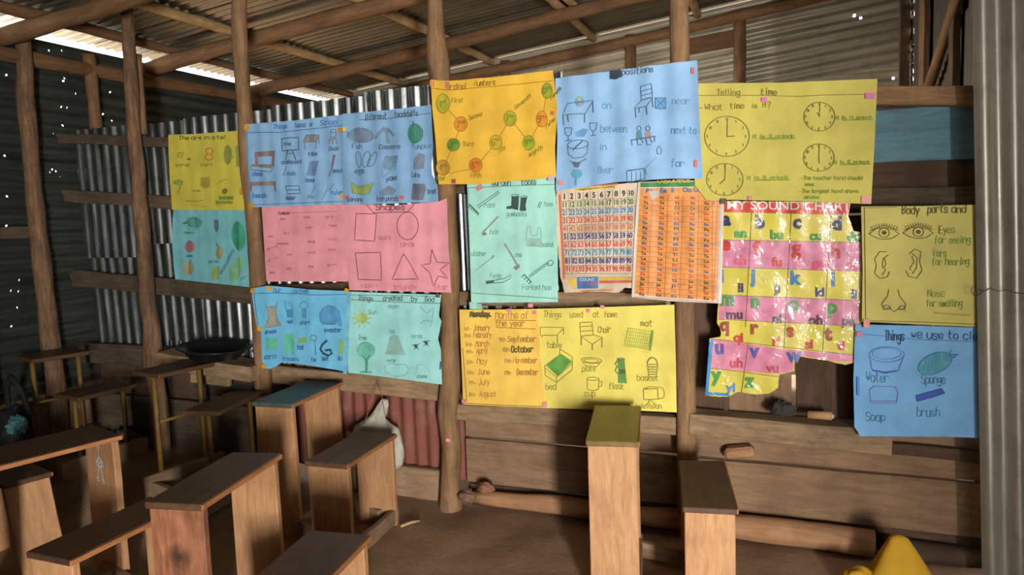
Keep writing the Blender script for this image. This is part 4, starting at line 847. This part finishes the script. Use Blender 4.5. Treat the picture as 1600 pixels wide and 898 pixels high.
p.line([(1100, 720), (1097, 700), (1107, 682), (1118, 698), (1118, 718), (1100, 720)], D10, 1.1, 'hut_drawing'); p.line([(1095, 735), (1030, 800)], (120, 156, 200), .8, 'hut_drawing'); p.poly_([(958, 800), (1038, 788), (1042, 835), (960, 855)], D10, 1.1, 'house_drawing'); p.line([(958, 800), (972, 795), (1040, 787), (1050, 815)], D10, 1, 'house_drawing'); [p.line([(x, 802), (x, 845)], D10, .9, 'house_drawing') for x in (980, 1000, 1020)]; p.text(1165, 780, 34, 'far', T10, 1.2, 68)
p.tape(1264, 330, 5, 10, (230, 130, 130)); p.tape(648, 855, 7, 9, (236, 150, 150)); p.tape(1280, 765, 5, 12, (232, 130, 120)); p.done()
# 11 telling time
f = (1090, 120, 4.49)
p = Poster('yellow poster with four clock faces', [(8, 46), (600, 40), (1262, 14), (1245, 400), (1218, 892), (700, 872), (240, 862), (60, 862), (-20, 760), (-30, 400)], (208, 194, 92), 3, f, seed=11, rip=.0008, wr=.003)
K11 = (112, 108, 50); G11 = (112, 156, 56)
p.text(138, 130, 42, 'Telling', (120, 108, 50), 1.2, 165); p.text(445, 126, 44, 'time', (110, 96, 46), 1.4, 120); p.line([(10, 132), (450, 130), (700, 138), (900, 128), (1250, 122)], K11, 1, 'rule_line'); p.text(18, 232, 42, '-What', (120, 108, 50), 1.2, 165); p.text(228, 224, 40, 'time', (120, 108, 50), 1.2, 105); p.text(380, 218, 34, 'is', (120, 108, 50), 1.2, 45); p.text(455, 214, 36, 'it?', (120, 108, 50), 1.2, 62)
for n_, (cx, cy, rx, ry, hx, hy) in enumerate(((207, 418, 156, 141, 52, -2), (192, 720, 128, 112, -35, 30), (855, 280, 108, 101, -14, -28), (851, 567, 108, 96, 2, 38))):
    part = 'clock_drawing#%d' % n_; p.line(ell(cx, cy, rx, ry, 0, 40), K11, 1.3, part)
    for h_ in range(1, 13):
        t = math.radians(h_*30-90); p.text(cx+rx*.86*math.cos(t)-8, cy+ry*.86*math.sin(t)+9, 18, str(h_), K11, .8, 9*len(str(h_)), 0, part)
    p.line([(cx, cy), (cx+3, cy-ry*.82)], (84, 78, 44), 1.2, part); p.line([(cx, cy), (cx+hx, cy+hy)], (84, 78, 44), 1.4, part)
for x, y, t_, W in ((385, 432, 'it is_3_oclock', 300), (345, 722, 'it is_8_oclock', 300), (968, 300, 'it is_11_oclock', 262), (955, 612, 'it is_6_oclock', 258)): p.text(x, y, 26, t_, G11, 1.2, W, -.01); p.line([(x+50, y+6), (x+W, y+1)], G11, 1.1, 'lettering')
p.text(722, 722, 26, '-The teacher hand should', G11, 1.1, 440); p.text(755, 765, 24, 'move', G11, 1.1, 62); p.text(712, 814, 26, '-The longest hand shows', G11, 1.1, 420); p.text(752, 855, 24, 'minutes', G11, 1.1, 105)
p.tape(470, 160, 9, 7, (224, 120, 190)); p.tape(1210, 135, 15, 9, (222, 120, 184)); p.tape(1182, 862, 15, 11, (226, 150, 150)); p.tape(370, 850, 7, 6, (226, 140, 150)); p.tape(182, 872, 9, 9, (90, 84, 60)); p.done()
# 12 garden tools
f = (690, 260, 3.636)
p = Poster('mint-green poster of drawn garden tools with black boots', [(145, 100), (400, 82), (640, 58), (655, 250), (660, 500), (662, 770), (400, 772), (168, 775), (160, 500)], (172, 230, 214), 1, f, seed=12, rip=.0015, wr=.003)
K12 = (74, 90, 88); T12 = (110, 160, 148)
p.text(288, 108, 34, 'Garden', K_, 1.3, 108); p.text(455, 104, 34, 'tools', K_, 1.4, 88, -.03); p.line([(148, 122), (400, 110), (645, 102)], K12, .9, 'rule_line'); p.line([(152, 120), (170, 770)], K12, .7, 'rule_line'); p.line([(165, 718), (420, 735), (660, 750)], K12, .9, 'rule_line')
p.line([(205, 225), (325, 140), (330, 150), (212, 236)], K12, 1.1, 'rake_drawing'); p.line([(160, 215), (212, 268)], (50, 60, 58), 2.2, 'rake_drawing'); [p.line([(165+i*12, 220+i*12), (158+i*12, 236+i*10)], (50, 60, 58), 1.4, 'rake_drawing') for i in range(5)]; p.text(248, 232, 30, 'rake', T12, 1.1, 58)
p.fill([(398, 170), (442, 165), (440, 215), (436, 248), (400, 240), (370, 242), (370, 228), (396, 222)], (28, 32, 32), 'boots_drawing'); p.fill([(452, 175), (488, 172), (478, 220), (482, 252), (445, 252), (448, 220)], (28, 32, 32), 'boots_drawing'); p.line(ell(420, 165, 22, 6), K12, 1, 'boots_drawing'); p.line(ell(470, 172, 18, 6), K12, 1, 'boots_drawing'); p.text(370, 282, 28, 'gumboots', T12, 1.1, 118)
p.line([(550, 232), (562, 200), (570, 205), (558, 235)], GY, 1.4, 'hose_drawing'); p.text(585, 226, 28, 'hose', T12, .9, 52)
p.line([(322, 285), (240, 372)], (150, 140, 126), 2.6, 'hoe_drawing'); p.fill(ell(244, 382, 14, 10), (146, 128, 112), 'hoe_drawing'); p.text(278, 385, 32, 'hoe', T12, 1.1, 52)
p.line([(482, 400), (488, 345), (500, 338), (512, 392), (545, 392), (552, 345), (565, 345), (568, 400), (565, 455), (485, 450), (482, 400)], (150, 176, 166), 1.2, 'basket_drawing'); p.fill([(488, 408), (562, 408), (560, 455), (490, 450)], (160, 194, 178), 'basket_drawing'); p.text(570, 455, 28, 'basket', T12, 1, 72)
p.line([(362, 440), (432, 560)], (142, 132, 122), 2.8, 'axe_drawing'); p.fill([(405, 575), (440, 552), (446, 570), (425, 590)], (120, 116, 108), 'axe_drawing'); p.text(418, 512, 28, 'axe', T12, 1, 42)
p.line([(190, 595), (280, 525)], GY, .9, 'slasher_drawing'); p.fill([(278, 522), (295, 502), (302, 508), (286, 526)], (120, 132, 128), 'slasher_drawing'); p.text(168, 508, 30, 'slasher', T12, 1, 92)
p.fill([(252, 650), (298, 645), (296, 662), (255, 668)], (50, 56, 54), 'knife_drawing'); p.line([(298, 648), (360, 635), (396, 615), (390, 638), (350, 658), (298, 662)], K12, 1.1, 'knife_drawing'); p.text(275, 632, 28, 'Panga', T12, .9, 68)
p.line([(500, 630), (610, 550), (605, 542), (495, 622)], K12, 1.1, 'fork_drawing'); p.line(ell(618, 548, 18, 14, -30), K12, 1.2, 'fork_drawing'); p.line([(470, 612), (510, 655)], (64, 76, 74), 1.8, 'fork_drawing'); [p.line([(470+i*13, 614+i*13), (458+i*13, 628+i*13)], (64, 76, 74), 1.5, 'fork_drawing') for i in range(4)]; p.text(460, 700, 30, 'Forked hoe', T12, 1, 168)
p.tape(218, 120, 10, 7, (232, 150, 150), -.6); p.fill([(160, 768), (228, 780), (238, 812), (164, 808)], (168, 226, 212), 'folded_edge', .004); p.done()
# 13 number chart
M_CARD = paper('aged_card', (226, 206, 178), .6, .25)
p = Poster('worn printed hundred-number chart in coloured rows', [(652, 132), (760, 112), (1112, 92), (1100, 400), (1092, 690), (1040, 688), (1010, 716), (850, 712), (700, 718), (675, 620), (655, 400)], None, 1, f, seed=13, rip=.0012, wr=.004, mat=M_CARD, torn=.6, cat='chart', group='printed charts')
p.fill([(665, 160), (676, 160), (702, 640), (690, 640)], (232, 110, 60), 'border'); p.fill([(760, 125), (1000, 104), (1002, 118), (762, 140)], (232, 206, 80), 'banner'); p.print_(785, 136, 16, 'Learn Numbers Counting', (90, 90, 60), .01, 200, -.09); p.fill([(790, 108), (1000, 94), (1000, 103), (790, 118)], (206, 92, 60), 'banner')
rows = [(1, (48, 60, 54)), (11, (60, 132, 70)), (21, (60, 148, 210)), (31, (226, 84, 66)), (41, (232, 128, 84)), (51, (70, 64, 140)), (61, (230, 80, 96)), (71, (64, 156, 206)), (81, (74, 64, 140)), (91, (226, 84, 66))]
for r_, (n0, c_) in enumerate(rows):
    yb = 186+r_*(596-186)/9; xl = 680+r_*2.6; xr = 1100-r_*1.8; pit = (xr-xl)/10
    sl = -.055+r_*.006
    p.line([(xl, yb+12), (xr, yb+12+sl*(xr-xl))], (130, 112, 92), .6, 'grid_line')
    for k in range(10):
        t_ = str(n0+k); bw = pit*(.5 if len(t_) == 1 else (.86 if len(t_) == 2 else .95)); p.print_(xl+k*pit+(pit-bw)/2, yb+sl*k*pit, 44, t_, c_, .028, None, 0, 'number_row#%d' % r_, .92 if len(t_) == 1 else (.74 if len(t_) == 2 else .5))
for k in range(11): p.line([(680+k*42, 150-k*2.6), (703+k*39.6, 610-k*2)], (150, 130, 108), .5, 'grid_line')
p.fill([(770, 628), (890, 625), (890, 692), (772, 694)], (70, 122, 190), 'blue_block'); p.print_(785, 650, 24, 'COUNT', (220, 228, 236), .02, 85); p.print_(790, 672, 22, '1-100', (212, 90, 80), .02, 85); p.fill([(895, 628), (1085, 625), (1085, 642), (895, 645)], (226, 190, 70), 'border'); p.fill([(895, 648), (1085, 645), (1085, 660), (895, 664)], (222, 96, 70), 'border'); p.fill([(705, 640), (765, 632), (768, 700), (720, 660)], (232, 196, 84), 'border'); p.fill([(780, 705), (970, 695), (985, 705), (800, 712)], (232, 140, 84), 'border'); p.done()
# 14 syllable chart
p = Poster('orange printed syllable chart in a white plastic sleeve', [(1115, 88), (1300, 84), (1480, 78), (1608, 70), (1600, 400), (1590, 778), (1300, 765), (1080, 742), (1095, 400)], (232, 222, 208), 2, f, seed=14, rip=.0012, wr=.005, cat='chart', group='printed charts', mat=paper('white_sleeve', (228, 214, 196), .3, .12, .5, .4))
p.fill([(1130, 125), (1590, 118), (1588, 400), (1560, 758), (1300, 745), (1098, 722), (1112, 400)], (238, 158, 76), 'printed_panel', .0012); p.fill([(1130, 92), (1480, 84), (1592, 80), (1592, 112), (1130, 118)], (48, 140, 62), 'header_band', .0012); p.print_(1225, 96, 24, 'VOWELS', (220, 206, 70), .02, 190, -.03)
hd = ['Aa', 'Ee', 'Ii', 'Oo', 'Uu']; RED = (206, 62, 44); BLU = (54, 110, 176); BLK = (70, 58, 40)
cols = [(1150, 1125), (1240, 1220), (1325, 1305), (1415, 1402), (1492, 1490)]
for k in range(5): p.print_(1178+k*64 if k else 1160, 150-k*1.5, 38, hd[k], BLU, .03)
lets = 'WYCHGBPVFMDTLRNZSJGK'; cl = [RED, BLK, BLK, RED, RED, BLU, BLK, BLU, BLK, BLU, RED, BLK, BLK, RED, BLU, RED, BLK, BLK, RED, BLK]
for r_ in range(20):
    t = r_/19; y0 = 184+t*(732-184)
    for k in range(5):
        xx = cols[k][0]+(cols[k][1]-cols[k][0])*t; p.print_(xx, y0+k*(1+t*5), 25, lets[r_]+'aeiou'[k], cl[r_], .02, 27, 0, 'syllable_row#%d' % r_)
    p.line([(1122-t*22, y0+8), (1575-t*15, y0+14+t*26)], (206, 84, 44), .6, 'grid_line')
for k in range(5): x0, x1 = cols[k]; p.line([(x0+48, 165), (x1+48, 735+k*7)], (206, 84, 44), .6, 'grid_line')
p.line([(1572, 120), (1545, 762)], (206, 84, 44), .7, 'grid_line'); p.fill([(1175, 140), (1235, 135), (1238, 170), (1195, 190)], (206, 196, 184), 'tape_patch', .004); p.line([(1590, 120), (1572, 770)], (206, 200, 190), 3.5, 'sleeve_edge'); p.tape(1560, 208, 6, 5, (210, 150, 150)); p.done()
# 15 sound chart
f = (1080, 280, 2.494)
M_LAM = paper('laminated_yellow', (222, 206, 84), .4, .1, .35, 0)
out = [(95, 84), (620, 92), (612, 140), (632, 200), (662, 205), (668, 400), (660, 700), (640, 712), (600, 722), (560, 712), (500, 700), (420, 690), (402, 700), (402, 745), (342, 762), (338, 812), (300, 835), (262, 838), (205, 832), (180, 830), (150, 845), (110, 848), (55, 840), (72, 620), (112, 615), (118, 600), (100, 560), (105, 480), (112, 300)]
p = Poster('glossy torn alphabet sound chart with yellow and pink rows', out, None, 0, f, seed=15, rip=.001, wr=.010, mat=M_LAM, torn=.7, cat='chart', group='printed charts')
RD = (226, 62, 48); PKc = (232, 138, 172); NV = (54, 52, 118)
p.fill([(118, 88), (618, 94), (614, 136), (118, 126)], RD, 'header_band', .0014); p.print_(138, 116, 46, 'MY SOUND CHART', (240, 236, 232), .008, 480, .01)
p.fill([(120, 236), (662, 246), (660, 358), (118, 342)], PKc, 'pink_row', .0014); p.fill([(112, 450), (656, 472), (648, 572), (108, 544)], PKc, 'pink_row', .0014); p.fill([(86, 622), (370, 662), (640, 684), (632, 708), (570, 708), (420, 686), (398, 702), (398, 742), (340, 758), (78, 736)], PKc, 'pink_row', .0014); p.fill([(72, 622), (86, 622), (66, 842), (55, 838)], (40, 140, 220), 'blue_border', .0014); p.fill([(66, 828), (150, 834), (148, 844), (60, 840)], (40, 140, 220), 'blue_border', .0014)
for a, b in (((120, 126), (614, 138)), ((120, 236), (662, 246)), ((118, 342), (660, 358)), ((112, 450), (656, 472)), ((108, 544), (648, 572)), ((86, 622), (640, 684)), ((78, 736), (340, 768))): p.line([a, b], (84, 84, 70), .8, 'grid_line', .0022)
for a, b in (((236, 130), (212, 575)), ((390, 132), (362, 660)), ((546, 136), (512, 675)), ((222, 640), (196, 832))): p.line([a, b], (60, 66, 60), .8, 'grid_line', .0022)
G15 = (64, 160, 70); R15 = (214, 62, 54); B15 = (54, 128, 200); P15 = (226, 96, 130)
cells = [('a', 122, 178, NV, 'an', 170, 226, G15), ('b', 250, 190, NV, 'bu', 308, 232, G15), ('c', 398, 190, NV, 'cu', 462, 236, G15), ('d', 550, 196, NV, 'du', 608, 240, G15), ('e', 118, 275, R15, 'eh', 165, 332, P15), ('f', 245, 292, R15, 'fu', 315, 338, R15), ('g', 394, 290, R15, 'ga', 470, 342, P15), ('h', 545, 305, R15, 'ha', 606, 352, P15),
 ('i', 112, 400, B15, 'ii', 182, 438, NV), ('j', 235, 400, B15, 'ji', 326, 442, NV), ('k', 386, 408, B15, 'ki', 484, 455, NV), ('l', 545, 415, B15, 'li', 624, 464, NV), ('m', 112, 490, G15, 'mu', 136, 542, (90, 60, 80)), ('n', 232, 498, G15, 'ni', 316, 558, (80, 60, 80)), ('o', 382, 508, G15, 'oh', 458, 564, (90, 60, 80)), ('p', 532, 520, G15, 'pu', 586, 566, (90, 60, 80)),
 ('q', 112, 590, (170, 70, 40), 'qi', 166, 632, R15), ('r', 230, 600, (170, 70, 40), 'ri', 316, 645, R15), ('s', 372, 612, (190, 80, 40), 'si', 444, 658, R15), ('t', 522, 625, (170, 70, 40), 'ti', 570, 662, R15), ('u', 92, 678, (80, 84, 176), 'uh', 150, 732, (196, 60, 80)), ('v', 230, 692, (80, 84, 176), 'vu', 294, 750, (196, 60, 80)), ('w', 374, 708, (70, 80, 170), '', 0, 0, 0), ('y', 82, 785, G15, 'yi', 138, 828, B15), ('z', 212, 808, G15, '', 0, 0, 0)]
for a, x, y, c_, b, x2, y2, c2 in cells:
    p.print_(x, y, 74, a, c_, .045, None, 0, 'letter_print', 1.0)
    if b: p.print_(x2, y2, 50, b, c2, .04, None, 0, 'letter_print', 1.05)
fm, fnt, fp = base('clear_laminate'); fnt.nodes.remove(fp)
g_ = node(fnt, 'ShaderNodeBsdfGlossy', Roughness=.09); t_ = node(fnt, 'ShaderNodeBsdfTransparent'); mx = node(fnt, 'ShaderNodeMixShader'); mx.inputs[0].default_value = .028
tc_ = node(fnt, 'ShaderNodeTexCoord'); nz_ = node(fnt, 'ShaderNodeTexNoise', Scale=10.0, Detail=3.0, Distortion=1.2); bu_ = node(fnt, 'ShaderNodeBump', Strength=1.0, Distance=.017)
for a_, b_ in ((tc_.outputs['Object'], nz_.inputs['Vector']), (nz_.outputs['Fac'], bu_.inputs['Height']), (bu_.outputs[0], g_.inputs['Normal']), (t_.outputs[0], mx.inputs[1]), (g_.outputs[0], mx.inputs[2]), (mx.outputs[0], fnt.nodes['Material Output'].inputs['Surface'])): fnt.links.new(a_, b_)
fv, ff = p.fillmesh(p.poly, 5.5, .0052); fl_ = mk('plastic_film', fv, ff, fm, p.obj, smooth=True); fl_['label'] = 'clear glossy plastic film'
p.tape(365, 62, 8, 8, PK_T); p.done()
# 16 body parts
p = Poster('yellow poster of drawn eyes, ears and nose beside the near iron sheet', [(662, 106), (900, 104), (1230, 96), (1230, 580), (900, 566), (665, 554), (668, 350)], (208, 195, 104), 3, f, seed=16, rip=.001, wr=.002)
K16 = (72, 72, 50); G16 = (112, 162, 76)
p.text(822, 135, 32, 'Body', K16, 1.5, 70); p.text(922, 130, 32, 'parts', K16, 1.5, 80); p.text(1015, 130, 30, 'and', K16, 1.5, 60); p.line([(675, 112), (680, 550)], K16, .9, 'rule_line'); p.line([(676, 550), (900, 556), (1200, 568)], K16, .9, 'rule_line'); p.line([(672, 112), (800, 108)], K16, .8, 'rule_line')
for x, y in ((752, 208), (885, 205)):
    p.line([(x-60, y+4), (x-30, y-16), (x+5, y-20), (x+40, y-10), (x+58, y+5), (x+30, y+22), (x-5, y+26), (x-35, y+18), (x-60, y+4)], K16, 1.2, 'eye_drawing'); p.line(ell(x, y, 20, 18), K16, 1.1, 'eye_drawing'); p.fill(ell(x, y, 9, 8), (60, 56, 44), 'eye_drawing'); p.line([(x-55, y-8), (x, y-28), (x+55, y-10)], K16, 1.1, 'eye_drawing')
    [p.line([(x+k*9, y-26+abs(k)**1.6*.9), (x+k*10.5, y-36+abs(k)**1.6*.9)], K16, .9, 'eye_drawing') for k in range(-5, 6)]
p.text(966, 210, 30, 'E', K16, 1.3, 14); p.text(982, 210, 30, 'yes', G16, 1.1, 48); p.text(950, 250, 28, 'for seeing', G16, 1.1, 140, -.02); p.text(945, 300, 28, 'Ears', G16, 1.1, 52); p.text(940, 335, 28, 'for hearing', G16, 1.1, 145, -.02); p.text(922, 458, 30, 'Nose', G16, 1.1, 68); p.text(918, 495, 28, 'for smelling', G16, 1.1, 140)
p.line([(760, 282), (735, 282), (715, 310), (722, 335), (715, 365), (735, 386), (765, 380), (772, 360)], K16, 1.2, 'ear_drawing'); p.line([(768, 295), (748, 310), (745, 340), (758, 352), (745, 372)], K16, 1.1, 'ear_drawing'); p.line([(752, 305), (760, 330), (750, 345)], K16, 1, 'ear_drawing')
p.line([(850, 290), (870, 272), (895, 282), (890, 320), (900, 355), (878, 385), (848, 378), (836, 355)], K16, 1.2, 'ear_drawing'); p.line([(862, 290), (880, 305), (878, 345), (862, 368)], K16, 1.1, 'ear_drawing'); p.line([(860, 300), (868, 322), (852, 345), (856, 355)], K16, 1, 'ear_drawing')
p.line([(770, 430), (765, 455), (742, 485), (750, 508), (772, 500), (790, 515), (812, 502), (832, 510), (836, 485), (812, 455), (806, 430)], K16, 1.2, 'nose_drawing'); p.line(ell(764, 498, 14, 7, 20), K16, 1, 'nose_drawing'); p.line(ell(820, 500, 12, 7, -20), K16, 1, 'nose_drawing')
p.line([(945, 520), (1085, 530)], (200, 160, 70), 2, 'faint_word'); p.tape(683, 560, 10, 14, (226, 150, 130)); p.done()
# 17 cleaning
p = Poster('blue poster of basin, sponge, soap and brush, lowest on the right', [(640, 566), (900, 570), (1230, 582), (1230, 1012), (1000, 1003), (795, 1001), (658, 1001), (650, 985), (636, 965), (632, 780)], (120, 176, 222), 2, f, seed=17, rip=.0012, wr=.004)
p.text(755, 628, 38, 'Things', (30, 44, 66), 1.5, 78); p.text(858, 618, 32, 'we use to cle', (40, 60, 90), 1.4, 262, .03); p.line([(660, 602), (900, 625), (1120, 632)], (70, 110, 160), .9, 'rule_line'); V17 = (104, 112, 196); T17 = (70, 128, 156)
p.line(ell(762, 682, 68, 30), V17, 1, 'basin_drawing'); p.line(ell(762, 678, 56, 22), (96, 130, 200), .8, 'basin_drawing'); p.line([(695, 690), (706, 745), (750, 756), (805, 748), (828, 690)], V17, 1, 'basin_drawing'); p.line([(706, 743), (755, 752), (800, 746)], (60, 66, 180), 2, 'basin_drawing'); p.text(682, 788, 36, 'Water', T17, 1.1, 92)
p.fill(ell(950, 716, 68, 36, -22), (84, 160, 170), 'sponge_drawing'); p.line(ell(950, 716, 70, 38, -22), (60, 120, 136), 1, 'sponge_drawing'); p.line([(1005, 685), (1040, 680), (1020, 695)], (60, 90, 130), 1.4, 'sponge_drawing'); [p.line([(905+k*14, 745-k*6), (915+k*14, 705-k*6)], (64, 136, 150), .8, 'sponge_drawing') for k in range(8)]; p.text(898, 795, 34, 'Sponge', T17, 1.1, 95)
p.poly_([(695, 820), (712, 806), (795, 808), (806, 830), (800, 872), (700, 870)], (150, 110, 190), 1.1, 'soap_drawing'); p.line([(698, 862), (803, 864)], (150, 110, 190), 1, 'soap_drawing'); p.text(682, 940+0, 34, 'Soap', T17, 1.1, 78, .02)
p.fill([(876, 842), (975, 815), (988, 832), (880, 864)], (62, 72, 176), 'brush_drawing'); p.line([(876, 842), (975, 815), (988, 832), (880, 864), (876, 842)], (44, 50, 130), 1.4, 'brush_drawing'); p.text(880, 922, 36, 'brush', T17, 1, 92)
p.tape(655, 602, 9, 8, (226, 130, 140)); p.tape(650, 985-180, 4, 30, (58, 140, 210)); p.done()
# 18 months
f = (690, 450, 3.636)
p = Poster('orange-yellow handwritten list of months beside the middle pole', [(100, 122), (300, 122), (540, 118), (556, 260), (560, 420), (578, 560), (594, 680), (350, 672), (122, 660), (112, 400)], (246, 202, 92), 3, f, seed=18, rip=.001, wr=.003)
M18 = (176, 112, 62)
p.text(165, 162, 34, 'Monday', (50, 62, 56), 2.4, 112); p.line([(165, 150), (280, 158)], (40, 50, 46), 3, 'lettering'); p.text(308, 172, 40, 'Months of', (168, 118, 70), 1.2, 190); p.text(310, 216, 36, 'the year', (160, 112, 66), 1.2, 170); p.line([(305, 180), (535, 184)], (150, 104, 60), 1, 'rule_line'); p.line([(312, 222), (535, 232)], (150, 104, 60), 1, 'rule_line')
for (x, y, o_, t_, W) in ((128, 240, '1st-', 'January', 92), (132, 280, '2nd-', 'February', 104), (138, 330, '3rd-', 'March', 80), (142, 372, '4th-', 'April', 66), (145, 430, '5th-', 'May', 62), (150, 490, '6th-', 'June', 72), (155, 548, '7th-', 'July', 64), (158, 615, '8th-', 'August', 100)): p.text(x, y-2, 20, o_, M18, .9, 46); p.text(x+58 if t_ not in ('February',) else x+52, y, 34, t_, (178, 108, 66), 1.1, W)
for x, y, o_, t_, W, c_, ww in ((328, 304, '9th', 'September', 164, (140, 100, 56), 1.2), (348, 362, '10th', 'October', 128, (56, 56, 40), 2.0), (358, 425, '11th', 'November', 142, (176, 106, 56), 1.2), (358, 492, '12th-', 'December', 124, (160, 110, 60), 1.2)): p.text(x, y-2, 22, o_, (150, 110, 60), .9, 42); p.text(x+(72 if o_ == '12th-' else 50), y, 34, t_, c_, ww, W)
p.line([(128, 652), (350, 665), (588, 672)], (120, 100, 60), 1, 'rule_line'); p.line([(122, 340), (145, 640)], (90, 110, 80), 1.2, 'rule_line')
p.tape(385, 125, 6, 5, PK_T); p.tape(130, 640, 7, 5, PK_T); p.tape(588, 660, 6, 7, PK_T); p.tape(530, 138, 6, 5, PK_T); p.done()
# 19 things at home
p = Poster('lemon-yellow poster of household things with a green bed and flask', [(535, 118), (900, 108), (1322, 94), (1330, 400), (1336, 705), (1000, 690), (590, 682), (560, 400)], (234, 216, 104), 2, f, seed=19, rip=.001, wr=.003)
K19 = (104, 104, 52); G19 = (120, 134, 70)
for x, t_, W in ((582, 'Things', 105), (732, 'used', 75), (862, 'at', 40), (930, 'home', 72)): p.text(x, 164, 34, t_, (142, 126, 60), 1.1, W)
p.poly_([(562, 222), (700, 222), (655, 268), (562, 268)], K19, 1, 'table_drawing'); [p.line([(a, b), (a, c_)], K19, 1.3, 'table_drawing') for a, b, c_ in ((572, 268, 278), (660, 268, 305), (694, 225, 262))]; p.text(600, 338, 32, 'table', (130, 132, 56), 1.2, 88)
p.poly_([(786, 196), (856, 192), (864, 265), (792, 272)], K19, 1.1, 'chair_drawing'); p.line([(788, 218), (858, 214)], K19, 1, 'chair_drawing'); p.line([(790, 245), (862, 240)], K19, 1, 'chair_drawing'); p.poly_([(792, 272), (864, 265), (916, 280), (858, 318)], K19, 1.1, 'chair_drawing'); [p.line([(a, b), (a, c_)], K19, 1.7, 'chair_drawing') for a, b, c_ in ((795, 275, 322), (858, 318, 348), (912, 282, 335))]; p.text(890, 252, 36, 'Chair', (130, 136, 56), 1.2, 75)
p.text(1132, 214, 34, 'mat', (120, 124, 60), 1.4, 72); p.poly_([(1062, 226), (1205, 248), (1190, 348), (1038, 325)], (140, 160, 70), 1, 'mat_drawing'); [p.line([(1062+k*12-k*.5, 232+k*2), (1042+k*12, 325+k*2)], (150, 186, 80), .7, 'mat_drawing') for k in range(1, 12)]; [p.line([(1058-k*4, 245+k*18), (1200-k*4, 265+k*17)], (150, 186, 80), .7, 'mat_drawing') for k in range(5)]; p.line([(1198, 240), (1185, 350)], (96, 150, 70), 3, 'mat_drawing')
p.fill([(680, 372), (742, 415), (660, 500), (596, 440)], (58, 148, 66), 'bed_drawing'); p.line([(674, 345), (672, 378), (588, 442), (590, 495), (655, 535), (745, 462), (745, 390), (674, 345)], K19, 1.1, 'bed_drawing'); p.line([(592, 455), (655, 505), (745, 425)], K19, 1, 'bed_drawing'); p.line([(655, 505), (655, 535)], K19, 1, 'bed_drawing'); p.text(592, 575, 36, 'bed', (140, 126, 60), 1.1, 66)
p.line(ell(854, 410, 58, 16, 3), K19, 1, 'plate_drawing'); p.line(ell(852, 412, 42, 10, 3), K19, .8, 'plate_drawing'); p.line([(802, 420), (820, 440), (885, 444), (905, 418)], K19, 1, 'plate_drawing'); p.text(800, 472, 34, 'plate', (120, 130, 56), 1.1, 80, -.02)
p.line(ell(862, 514, 34, 9), K19, 1, 'cup_drawing'); p.line([(828, 516), (830, 572), (860, 582), (892, 574), (896, 516)], K19, 1.1, 'cup_drawing'); p.line([(896, 528), (912, 530), (910, 555), (894, 560)], K19, 1.2, 'cup_drawing'); p.text(815, 612, 36, 'cup', (140, 126, 60), 1.2, 64)
p.fill([(1000, 402), (1040, 402), (1046, 470), (1054, 540), (1002, 538), (1004, 470)], (54, 128, 72), 'flask_drawing'); p.line([(1000, 410), (988, 430), (1000, 445), (988, 465), (1002, 485)], (50, 110, 70), 1.8, 'flask_drawing'); p.fill([(1012, 460), (1046, 458), (1046, 484), (1012, 486)], (44, 60, 50), 'flask_drawing', .0024); p.line(ell(1020, 402, 20, 5), (40, 90, 60), 1.2, 'flask_drawing'); p.text(955, 572, 36, 'flask', (110, 128, 60), 1.2, 86)
p.line(ell(1198, 430, 28, 36, 0, 20, 180, 360), K19, 1.8, 'basket_drawing'); [p.line(ell(1200, 440+k*14, 32-k*2, 8), K19, 1.1, 'basket_drawing') for k in range(5)]; p.text(1112, 525, 32, 'basket', (130, 136, 56), 1.2, 125)
p.poly_([(1148, 572), (1228, 570), (1232, 630), (1150, 632)], K19, 1.3, 'television_drawing'); p.line([(1148, 572), (1185, 558), (1255, 565), (1268, 595), (1262, 622), (1232, 630)], K19, 1, 'television_drawing'); p.line([(1185, 635), (1165, 665)], K19, 1.1, 'television_drawing'); p.line([(1192, 635), (1215, 662)], K19, 1.1, 'television_drawing'); p.text(1102, 682, 30, 'television', (130, 136, 56), 1.1, 152)
p.tape(508, 98, 8, 6, (236, 150, 170)); p.tape(915, 106, 6, 6, (236, 150, 160)); p.tape(836, 128, 5, 5, PK_T); p.done()
